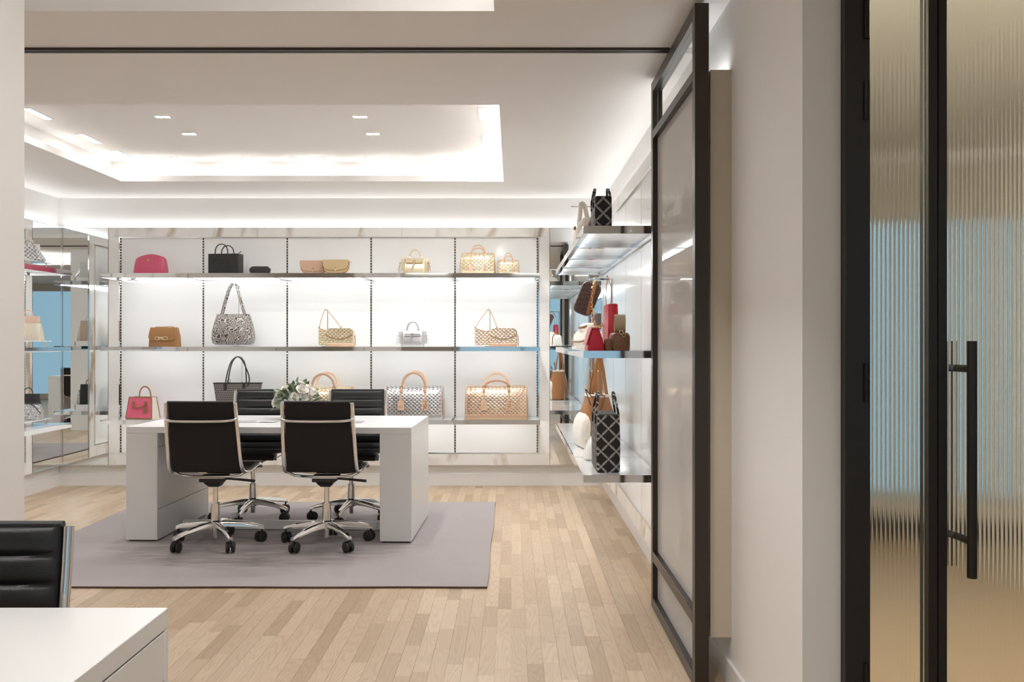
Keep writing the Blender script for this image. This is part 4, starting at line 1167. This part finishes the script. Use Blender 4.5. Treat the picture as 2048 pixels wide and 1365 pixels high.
# flap bag and a hanging pouch, in pale gold and rose gold
def pair(px_bag, px_pouch, px_post, quilt, plain, leather, tone):
    xb, xp, xs = bx(px_bag), bx(px_pouch), bx(px_post)
    t = thing('camera_bag', f'{tone} quilted flap bag standing in front of its hanging pouch', 'handbag', (xb, BY-.06, zm), 0, GT)
    w, h, d = .246, .162, .075
    def rg(s, y, zo): 
        o = []
        for x, v in rrect(w*s, h*s, .045, 6):
            zz = h/2+v; 
            if v < 0: x = math.copysign(min(abs(x)*1.2, w*s/2), x)
            o.append(Vector((x, y, max(zz, zo))))
        return o
    mb = MB(); mb.loft([rg(.94, -d/2, .002), rg(1, -d*.36, 0), rg(1, d*.36, 0), rg(.94, d/2, .002)]); mb.smooth = 45
    mb.build('body', quilt, t)
    MB().rbox(-w*.485, w*.485, -d/2-.003, d/2, 0, .030, .004).build('base_panel', leather, t)
    pl = [(-w*.47, h*.66)]+[(-w*.47+w*.94*k/16, h*(.60-.20*math.sin(PI*k/16)**1.2+.04*(k/16))) for k in range(1, 16)]+[(w*.47, h*.66), (w*.46, h*.85), (w*.36, h*.985), (-w*.36, h*.985), (-w*.46, h*.85)]
    mb = MB(); mb.prism(pl, -d/2-.007, -d/2+.006, 'y'); f = mb.build('flap', quilt, t)
    MB().tube([(a, -d/2-.007, b) for a, b in pl[:18]], .0030, 5).build('flap_edge', 'trim_tan', f)
    add_text(MB(), 'MICHAEL KORS', .011, face_m(.01, -d/2-.0075, h*.80), .0004).build('letters', 'gold_hw', f)
    MB().tube(smoothpts([(w/2+.003, 0, h*.62), (w/2+.010, 0, h*.45), (w/2+.008, -.01, .01)], 1), .003, 6).build('side_strap', 'trim_tan', t)
    p = thing('pouch', f'{tone} quilted pouch hanging by its strap behind the flap bag', 'pouch', (xp+.085, BY+.02, zm+.012), 0, GT)
    def pr(s, y): return [Vector((x*1.0, y, zz)) for x, zz in ((-.10*s,.012),(-.085*s,.0),(.085*s,.0),(.10*s,.012),(.10*s,.135*s),(.085*s,.150*s),(.05*s,.135),(0,.118*s),(-.05*s,.13*s),(-.085*s,.152*s),(-.10*s,.148*s))]
    mb = MB(); mb.loft([pr(.94, -.022), pr(1, -.012), pr(1, .012), pr(.94, .022)]); mb.smooth = 40; mb.build('body', quilt, p)
    MB().tube([(-.095, -.01, .15), (-.05, -.016, .134), (0, -.016, .121), (.05, -.016, .134), (.095, -.01, .15)], .0028, 6).build('top_zip', 'gold_hw', p)
    ax = xs-(xp+.085); top = .318
    tagk(chain([(-.097, 0, .155), ((ax-.097)/2-.01, 0, .235), (ax-.006, 0, top), (ax+.006, 0, top), ((ax+.095)/2+.01, 0, .235), (.095, 0, .158)], .010, .0022, .62).build('strap_chain', 'copper_leather', p))
    for e in (-.097, .095): MB().rbox(e-.005, e+.005, -.005, .005, .145, .163, .002).build('strap_end', 'trim_tan', p)
    bag_stand(f'slim chrome stand holding the {tone} pouch strap', (xs+.01, BY+.055, zm), .328, .03)
pair(681, 637.5, 648, 'quilt_gold', 'pale_gold', 'copper_leather', 'pale gold')
pair(1006.5, 952.5, 977, 'quilt_rose', 'copper_leather', 'rose_leather', 'rose gold')

# pink and tan tote
t = thing('structured_tote', 'bright pink tote with tan trim and cream sides', 'handbag', (bx(281), BY, zb), R(-14), GT)
w, h, d = .262, .188, .11
MB().loft([[Vector((x*w/2*1.0, y*d/2, 0)) for x, y in ((-1,-1),(1,-1),(1,1),(-1,1))], [Vector((x*w/2*.86, y*d/2*.55, h)) for x, y in ((-1,-1),(1,-1),(1,1),(-1,1))]]).build('body', 'cream', t)
for s in (-1, 1):
    mb = MB(); mb.loft([[Vector((x*w/2*1.005, s*(d/2+e), .001)) for x, e in ((-1,.0),(1,.0),(1,.004),(-1,.004))], [Vector((x*w/2*.865, s*(d/2*.55+e), h*1.01)) for x, e in ((-1,.0),(1,.0),(1,.004),(-1,.004))]])
    mb.build('face_panel', 'hot_pink', t)
    cn = [Vector((-w/2, s*(d/2+.003), .0052)), Vector((w/2, s*(d/2+.003), .0052)), Vector((w/2*.86, s*(d/2*.55+.003), h)), Vector((-w/2*.86, s*(d/2*.55+.003), h))]
    mb = MB()
    for a, b in zip(cn, cn[1:]+cn[:1]): mb.tube([a, b], .005, 6)
    tagk(mb.build('edge_binding', 'trim_tan', t))
MB().tube(shift(arch(.058, .092, 0, 14, .012, .85), (.0, .03, h)), 0, 8, flat=(.0065, .0045), up=(0,1,0)).build('handle', 'tan', t)
MB().tube(smoothpts([(-.062, -.046, h*.70), (-.058, -.058, h*.56), (0, -.062, h*.52), (.05, -.058, h*.58), (.062, -.048, h*.74)], 2), .0058, 8).build('handle', 'tan', t)
for e in (-1, 1): MB().rbox(e*.062-.013, e*.062+.013, -.052, -.044, h*.62, h*.82, .004).build('handle_tab', 'trim_tan', t)
MB().prism([(.045,.045),(.085,.055),(.088,.09),(.07,.105),(.055,.1)], -.064, -.060, 'y').build('hang_tag', 'trim_tan', t)
add_text(MB(), 'MK', .014, face_m(.01, -.0375, h*.86), .0008).build('letters', 'gold_hw', t)
t = thing('strap_coil', 'bit of bright pink strap lying beside the pink tote', 'strap', (bx(331), BY-.08, zb), 0)
MB().tube(smoothpts([(-.02, 0, .005), (0, .02, .006), (.03, .01, .012), (.05, -.02, .007), (.02, -.03, .004), (-.015, -.02, .004)], 2), 0, 6, flat=(.006, .003)).build('strap', 'hot_pink', t)

# grey monogram tote
t = thing('open_tote', 'tall grey monogram tote with long dark handles', 'handbag', (bx(472), BY, zb), 0, GT)
w, h = .425, .312
rings = [[Vector((x, y, 0)) for x, y in rrect(.29, .15, .02)], [Vector((x, y, .01)) for x, y in rrect(.30, .155, .025)], [Vector((x, y, .2)) for x, y in rrect(.37, .11, .02)], [Vector((x, y, h)) for x, y in rrect(w, .055, .02)]]
mb = MB(); mb.loft(rings); mb.smooth = 45; mb.build('body', 'mono_grey', t)
MB().tube([Vector((x, y, h)) for x, y in rrect(w*1.004, .058, .02)], .004, 6, loop=True).build('rim', 'bag_black_soft', t)
for s in (-1, 1):
    MB().tube(smoothpts([(-.098, s*.034, h-.06), (-.098, s*.032, h+.02), (-.062, s*.02, h+.18), (-.018, s*.012, h+.232), (.018, s*.012, h+.232), (.062, s*.02, h+.18), (.066+s*-.03+.03, s*.032, h+.02), (.066, s*.034, h-.06)], 2), 0, 6, flat=(.006, .003), up=(0,1,0)).build('handle', 'bag_black_soft', t)
    for e in (-.098, .066): MB().prism([(e-.013, h+.005), (e+.013, h+.005), (e+.013, h-.07), (e, h-.088), (e-.013, h-.07)], s*.040-.003, s*.040+.003, 'y').build('handle_tab', 'bag_black_soft', t)
r = MB(); torus(r, (-.068, -.034, h+.02), .014, .002, 'y'); r.build('ring', 'bag_black', t)
bag_stand('slim chrome stand behind the grey monogram tote', (bx(472), BY+.12, zb), .548, 0)

# ================================================================ right wall bags
GR = 'handbags on the right wall'
RT = -PI/2
def rx(px, Y): return (px-1024)*Y/1750
zt = ZS['top'][1]
def chain_tote(label, X, Yn, z, w, h, length, hh, m, top_w=1.0):
    """tote standing end-on: narrow side w faces the camera"""
    t = thing('patterned_tote', label, 'handbag', (X, Yn+length/2, z), 0, GR)
    body([(0, w*.9, length*.97, .012), (.008, w*.985, length, .015), (h*.5, w, length, .008), (h, w*.93*top_w, length, .004)], 4).build('body', m, t)
    MB().rbox(-w*.40*top_w, w*.40*top_w, -length*.47, length*.47, h+.0002, h+.004, .001, 1).build('top_opening', 'bag_black', t)
    for s in (-1, 1):
        x = s*w*.47*top_w
        pts = [Vector((x+s*.002, p.x, h+p.z)) for p in arch(length*.26, hh, 0, 14, .05, .8)]
        pts = [Vector((p.x-s*.35*max(0, p.z-h)**1.0*.5, p.y, p.z)) for p in pts]
        MB().strap(pts, .012, .005, up=(1,0,0)).build('handle', m, t)
    return t
chain_tote('black tote printed with pale chain diamonds on the top right shelf', .470, 4.50, zt, .088, .157, .24, .058, 'chain_print_small')
chain_tote('tall black tote printed with pale chain diamonds on the bottom right shelf', .500, 4.53, zb, .123, .297, .30, .115, 'chain_print')

def soft(t, secs, m, name='body', n=7):
    o = body(secs, n).build(name, m, t); return o
# top shelf: shearling bag on a stand, brown bag
t = thing('shearling_bag', 'cream shearling bag with fluffy straps over a chrome bar', 'handbag', (.475, 5.42, zt), RT, GR)
soft(t, [(0,.26,.14,.05), (.02,.29,.17,.07), (.08,.30,.18,.08), (.14,.27,.13,.06), (.165,.24,.08,.035)], 'shearling')
for s in (-1, 1):
    MB().tube(smoothpts([(-.03+s*.01, s*.03-.03, .13), (-.03+s*.006, s*.02-.03, .2), (-.03, s*.012-.035, .262), (-.03, -.045, .275)], 2), .014, 8).build('strap', 'shearling', t)
    MB().rbox(-.04+s*.01, -.02+s*.01, s*.045-.045, s*.045-.030, .105, .13, .004).build('strap_end', 'tan', t)
t = thing('bag_stand', 'chrome bar stand under the cream shearling straps', 'bag stand', (.625, 5.50, zt), 0, 'chrome bag stands')
MB().rbox(-.04, .04, -.04, .04, 0, .004, .001, 1).build('foot', 'chrome', t)
MB().rbox(-.004, .004, -.004, .004, .004, .262, .0006, 1).build('post', 'chrome', t)
MB().tube([(0, 0, .258), (-.255, 0, .258)], .0035, 8).build('arm', 'chrome', t)
t = thing('slouch_bag', 'dark brown bag half hidden behind the patterned tote on the top right shelf', 'handbag', (.475, 5.05, zt), RT, GR)
soft(t, [(0,.22,.10,.03), (.01,.23,.11,.04), (.08,.22,.09,.03), (.13,.19,.03,.014)], 'brown')

# middle shelf
t = thing('tall_clutch', 'tall glossy red bag standing end on beside the strap coil', 'handbag', (.548, 4.87, zm), RT, GR)
secs = [(0,.30,.056,.012), (.01,.31,.062,.016), (.12,.30,.060,.02), (.25,.27,.052,.016)]
soft(t, secs, 'red'); MB().rbox(-.13, .13, -.018, .018, .2502, .253, .001, 1).build('top_opening', 'rose_red', t)
MB().strap([(-.156, -.004, .02), (-.156, -.004, .12), (-.140, -.003, .24)], .018, .004, up=(0,1,0)).build('end_band', 'rose_red', t)
for s in (-1, 1): MB().tube(smoothpts([(-.11*1, s*.012, .245), (-.03, s*.018-.005, .34), (.06, -.02, .40), (.09, -.03, .405)], 2), 0, 6, flat=(.006, .002), up=(0,1,0)).build('strap', 'caramel', t)
e = add_text(MB(), 'MK', .02, Matrix.Translation((-.1575, -.004, .09)) @ Matrix.Rotation(-PI/2, 4, 'Z') @ Matrix.Rotation(PI/2, 4, 'X'), .0008); e.build('letters', 'gold_hw', t)
t = thing('bag_stand', 'chrome bar stand carrying the brown pouch and the red bag straps', 'bag stand', (.58, 5.085, zm), 0, 'chrome bag stands')
MB().rbox(-.05, .05, -.05, .05, 0, .004, .001, 1).build('foot', 'chrome', t)
MB().rbox(-.006, .006, -.006, .006, .004, .415, .0008, 1).build('post', 'chrome', t)
MB().rbox(-.13, .006, -.005, .005, .403, .415, .0008, 1).build('arm', 'chrome', t)
# hanging brown monogram pouch with gold chain
t = thing('wristlet', 'brown monogram pouch hanging with a gold chain', 'pouch', (.478, 5.055, zm+.402), 0, GR)
Mp = Matrix.Rotation(R(22), 4, 'Y')
def pch(s, y): return [Mp @ Vector((x*s, y, v*s-.115)) for x, v in rrect(.115, .195, .035, 6)]
mb = MB(); mb.loft([pch(.93, -.026), pch(1, -.014), pch(1, .014), pch(.93, .026)]); mb.smooth = 45; mb.build('body', 'mono_brown', t)
MB().strap([Mp @ Vector(p) for p in smoothpts([(.008, -.028, -.02), (.020, -.034, -.10), (.034, -.030, -.20)], 2)], .02, .004, up=(1,0,0)).build('wrist_strap', 'caramel', t)
tagk(chain([(.0, -.02, -.005), (-.022, -.032, -.07), (-.018, -.032, -.19), (-.008, -.032, -.262), (.022, -.03, -.278), (.06, -.028, -.235)], .017, .0034, .66).build('chain', 'gold_hw', t))
r = MB(); torus(r, (.0, -.012, .004), .012, .002, 'x'); r.build('ring', 'gold_hw', t)
# taupe strap coil on brown camera bag
t = thing('camera_bag', 'small brown camera bag under the rolled taupe strap', 'handbag', (.566, 4.62, zm), 0, GR)
soft(t, [(0,.088,.17,.015), (.008,.094,.18,.02), (.075,.094,.18,.024), (.09,.082,.165,.02), (.094,.06,.14,.02)], 'brown')
zp = MB(); zp.tube([Vector((x, -.088, .048+v)) for x, v in rrect(.088, .082, .02, 5)], .0016, 5, loop=True); zp.build('zip', 'trim_tan', t)
r = MB(); torus(r, (0, -.086, .094), .010, .0022, 'y'); torus(r, (.012, -.092, .080), .008, .002, 'y'); tagk(r.build('ring', 'gold_hw', t))
t = thing('strap_roll', 'rolled wide taupe webbing strap on top of the brown camera bag', 'strap', (.566, 4.60, zm+.0945), 0)
for k in range(3):
    a = .046-.007*k
    pts = [Vector((0, (a*.62)*math.cos(2*PI*j/24), .047+a*math.sin(2*PI*j/24))) for j in range(24)]
    MB().strap(pts, .056-.003*k, .005, up=(1,0,0), loop=True).build('strap_turn', 'taupe', t)
# red flap bag
t = thing('flap_bag', 'small bright red flap bag at the front of the middle right shelf', 'handbag', (.438, 4.66, zm), 0, GR)
soft(t, [(0,.086,.18,.006), (.01,.09,.19,.008), (.06,.07,.19,.008), (.118,.034,.18,.006)], 'red')
MB().loft([[Vector((-.048, y, .03)) for y in (-.10, .10)]+[Vector((-.053, y, .03)) for y in (.10, -.10)], [Vector((-.034, y, .075)) for y in (-.10, .10)]+[Vector((-.039, y, .075)) for y in (.10, -.10)], [Vector((-.018, y, .122)) for y in (-.10, .10)]+[Vector((-.023, y, .122)) for y in (.10, -.10)], [Vector((.012, y, .121)) for y in (-.10, .10)]+[Vector((.010, y, .125)) for y in (.10, -.10)]]).build('flap', 'rose_red', t)
tagk(chain([(-.02, -.10, .118), (0, -.11, .124), (.02, -.10, .118)], .011, .002).build('chain', 'gold_hw', t))
t = thing('card_case', 'little brown leather case between the red flap bag and the camera bag', 'pouch', (.502, 4.58, zm), R(4), GR)
soft(t, [(0,.026,.10,.006), (.005,.030,.105,.008), (.05,.028,.10,.008), (.062,.018,.09,.006)], 'brown')
MB().strap([(-.015, -.03, .01), (-.015, -.03, .055), (0, -.03, .063)], .012, .003, up=(0,1,0)).build('tab', 'caramel', t)
# shearling and tan bags further back
t = thing('shearling_flap_bag', 'white shearling flap bag with tan piping on the middle right shelf', 'handbag', (.468, 5.36, zm), RT+.2, GR)
soft(t, [(0,.26,.12,.02), (.01,.27,.13,.03), (.08,.26,.11,.03), (.145,.20,.06,.025), (.16,.16,.03,.012)], 'shearling')
MB().tube(smoothpts([(-.125, -.068, .05), (-.06, -.074, .045), (.06, -.074, .045), (.125, -.068, .05)], 1), .006, 6).build('trim', 'trim_tan', t)
MB().strap(smoothpts([(-.07, -.045, .135), (-.02, -.055, .13), (.05, -.05, .132), (.08, -.03, .140)], 1), .014, .004, up=(0,0,1)).build('band', 'tan', t)
t = thing('saddle_bag', 'tan leather saddle bag behind the white shearling flap bag', 'handbag', (.50, 5.85, zm), 0, GR)
soft(t, [(0,.075,.20,.02), (.01,.08,.21,.03), (.09,.075,.20,.03), (.125,.05,.16,.02), (.135,.03,.13,.012)], 'tan')
l = MB(); torus(l, (0.01, -.10, .10), .010, .002, 'y'); l.build('ring', 'gold_hw', t)
t = thing('flap_bag', 'white leather flap bag with dark straps at the far end of the middle right shelf', 'handbag', (.49, 6.35, zm), RT, GR)
soft(t, [(0,.24,.09,.015), (.01,.25,.10,.02), (.10,.24,.08,.02), (.115,.20,.05,.015)], 'white_leather')
for e in (-.06, .06): MB().strap([(e, -.052, .01), (e, -.050, .09), (e, -.03, .118)], .016, .004, up=(1,0,0)).build('strap', 'brown', t)

# bottom shelf: tan bucket with shearling, white bag
t = thing('bucket_bag', 'caramel bucket bag with cream shearling sides and long straps', 'handbag', (.545, 5.62, zb), R(10), GR)
soft(t, [(0,.16,.24,.05), (.015,.19,.28,.07), (.10,.215,.30,.08), (.22,.19,.26,.07), (.325,.13,.20,.05), (.335,.12,.19,.05)], 'caramel')
mb = body([(.0,.05,.21,.024,-.075,.01), (.008,.066,.24,.032,-.08,.01), (.03,.080,.27,.039,-.085,.01), (.08,.087,.285,.043,-.088,.01), (.13,.087,.28,.043,-.088,.01), (.175,.080,.26,.039,-.081,.01), (.205,.066,.23,.032,-.075,.01), (.222,.048,.19,.023,-.071,.01), (.23,.022,.13,.010,-.07,.01)], 12); mb.smooth = 89; mb.build('shearling_side', 'shearling', t)
MB().tube([Vector((x, y, .335)) for x, y in rrect(.125, .195, .05, 6)], .010, 6, loop=True).build('shearling_rim', 'shearling', t)
for k, (xx, yy) in enumerate(((-.035, -.06), (.005, -.07), (.04, -.05), (-.02, .07))):
    MB().strap(smoothpts([(xx*1.4, yy, .31), (xx*1.1, yy*.9, .40), (xx*.5+.01, yy*.5, .53), (.012+xx*.2, 0, .572)], 2), .020, .004, up=(1,.2,0)).build('strap', 'caramel', t)
MB().tube(smoothpts([(-.06, -.10, .33), (-.09, -.12, .36), (-.11, -.12, .39), (-.10, -.125, .35), (-.075, -.125, .28)], 2), .0035, 6).build('drawstring', 'brown', t)
MB().tube(smoothpts([(-.06, -.10, .33), (0, -.115, .345), (.03, -.11, .335), (-.03, -.135, .22)], 2), .0035, 6).build('drawstring', 'brown', t)
c = MB(); torus(c, (-.105, -.122, .392), .009, .0025, 'y'); c.build('cord_end', 'gold_hw', t)
t = thing('bag_stand', 'chrome stand holding the caramel bucket bag straps', 'bag stand', (.60, 5.80, zb), 0, 'chrome bag stands')
MB().rbox(-.05, .05, -.05, .05, 0, .004, .001, 1).build('foot', 'chrome', t)
MB().rbox(-.005, .005, -.005, .005, .004, .585, .0008, 1).build('post', 'chrome', t)
MB().tube([(0, 0, .579), (-.04, -.16, .579)], .005, 8).build('arm', 'chrome', t)
t = thing('slouch_bag', 'small white leather bag behind the tall patterned tote', 'handbag', (.475, 5.08, zb), RT, GR)
soft(t, [(0,.20,.10,.03), (.01,.22,.12,.04), (.05,.20,.10,.04), (.10,.12,.06,.025), (.125,.07,.03,.012)], 'white_leather')
r = MB(); torus(r, (-.05, -.04, .098), .010, .002, 'y'); r.build('ring', 'silver_dark', t)

# ================================================================ left wall bags (on low acrylic risers)
GL = 'handbags on the left wall'
def riser(z, label):
    t = thing('display_riser', label, 'riser', (-3.90, 6.99, z), 0, 'acrylic risers on the left wall')
    MB().rbox(-.13, .13, -.22, .18, .046, .052, .001, 1).build('plate', 'shelf_top', t)
    for x in (-.1, .1):
        for y in (-.19, .15): MB().lathe([(0,0),(.006,0),(.006,.046),(0,.046)], 10, M=Matrix.Translation((x, y, 0)), cap=False).build('leg', 'chrome', t)
for zz, w in ((zt, 'top'), (zm, 'middle'), (zb, 'bottom')): riser(zz, f'low white riser plate on the {w} shelf by the left corner mirror')
def left_bag(name, label, z, y, secs, m, extra):
    t = thing(name, label, 'handbag', (-3.86, y, z+.052), 0, GL)
    soft(t, secs, m); extra(t); return t
def ex1(t):
    for s in (-1, 1): MB().tube(smoothpts([(-.04*s, -.07, .03), (-.03*s, -.08, .12), (.0, -.05, .165), (.06, -.06, .14), (.10, -.06, .02)], 2), .003, 6).build('strap', 'silver_dark', t)
    for s in (-.07, .05): 
        r = MB(); torus(r, (s, -.04, .15), .009, .002, 'y'); r.build('ring', 'chrome', t)
left_bag('slouchy_bag', 'slouchy silver woven shoulder bag on the top left shelf', zt, 7.0, [(0,.22,.12,.04), (.010,.235,.14,.05), (.04,.21,.12,.05), (.09,.15,.085,.035), (.125,.09,.045,.02)], 'quilt_silver', ex1)
def ex2(t):
    MB().tube(smoothpts([(-.02, -.056, .14), (-.005, -.062, .10), (-.02, -.062, .07), (.0, -.062, .05)], 2), .005, 6).build('zip_tassel', 'gold_metal', t)
    MB().rbox(.05, .07, -.01, .01, .142, .156, .003).build('strap_end', 'gold_metal', t)
    MB().loft([[Vector((-.088, y, 0)) for y in (-.05,.05)]+[Vector((-.091, y, 0)) for y in (.05,-.05)], [Vector((-.076, y, .13)) for y in (-.03,.03)]+[Vector((-.079, y, .13)) for y in (.03,-.03)]]).build('gusset', 'pale_gold', t)
left_bag('quilted_bag', 'small cream and gold quilted bag on the middle left shelf', zm, 7.02, [(0,.175,.09,.01), (.008,.185,.10,.02), (.07,.175,.085,.02), (.14,.155,.045,.012)], 'quilt_cream', ex2)
def ex3(t):
    MB().tube(smoothpts([(.02, -.045, .13), (.06, -.055, .11), (.10, -.055, .06), (.105, -.05, .05)], 2), .004, 6).build('strap', 'bag_black', t)
    MB().tube([Vector((x, y, .128)) for x, y in rrect(.16, .05, .02, 5)], .004, 6, loop=True).build('zip_rim', 'bag_black', t)
    MB().loft([[Vector((-.09, y, .002)) for y in (-.045,.045)]+[Vector((-.094, y, .002)) for y in (.045,-.045)], [Vector((-.084, y, .125)) for y in (-.025,.025)]+[Vector((-.088, y, .125)) for y in (.025,-.025)]]).build('gusset', 'bag_black', t)
left_bag('glitter_bag', 'black and silver glitter bag on the bottom left shelf', zb, 7.02, [(0,.165,.08,.01), (.008,.18,.095,.02), (.07,.175,.08,.02), (.13,.155,.045,.015)], 'glitter', ex3)
def back_tote(label, z, h, m):
    t = thing('flat_tote', label, 'handbag', (-3.93, 7.13, z+.052), R(0), GL)
    body([(0,.15,.06,.008), (.008,.155,.065,.01), (h*.6,.155,.06,.01), (h,.15,.04,.008)], 4).build('body', m, t)
    MB().tube(shift(arch(.035, .05, 0, 12, .02, .8), (0, -.02, h)), .004, 6).build('handle', m, t)
    return t
back_tote('white tote behind the slouchy silver bag', zt, .15, 'white_leather')
back_tote('peach tote behind the cream quilted bag', zm, .20, 'peach')
back_tote('dark brown tote behind the glitter bag', zb, .20, 'bag_black_soft')
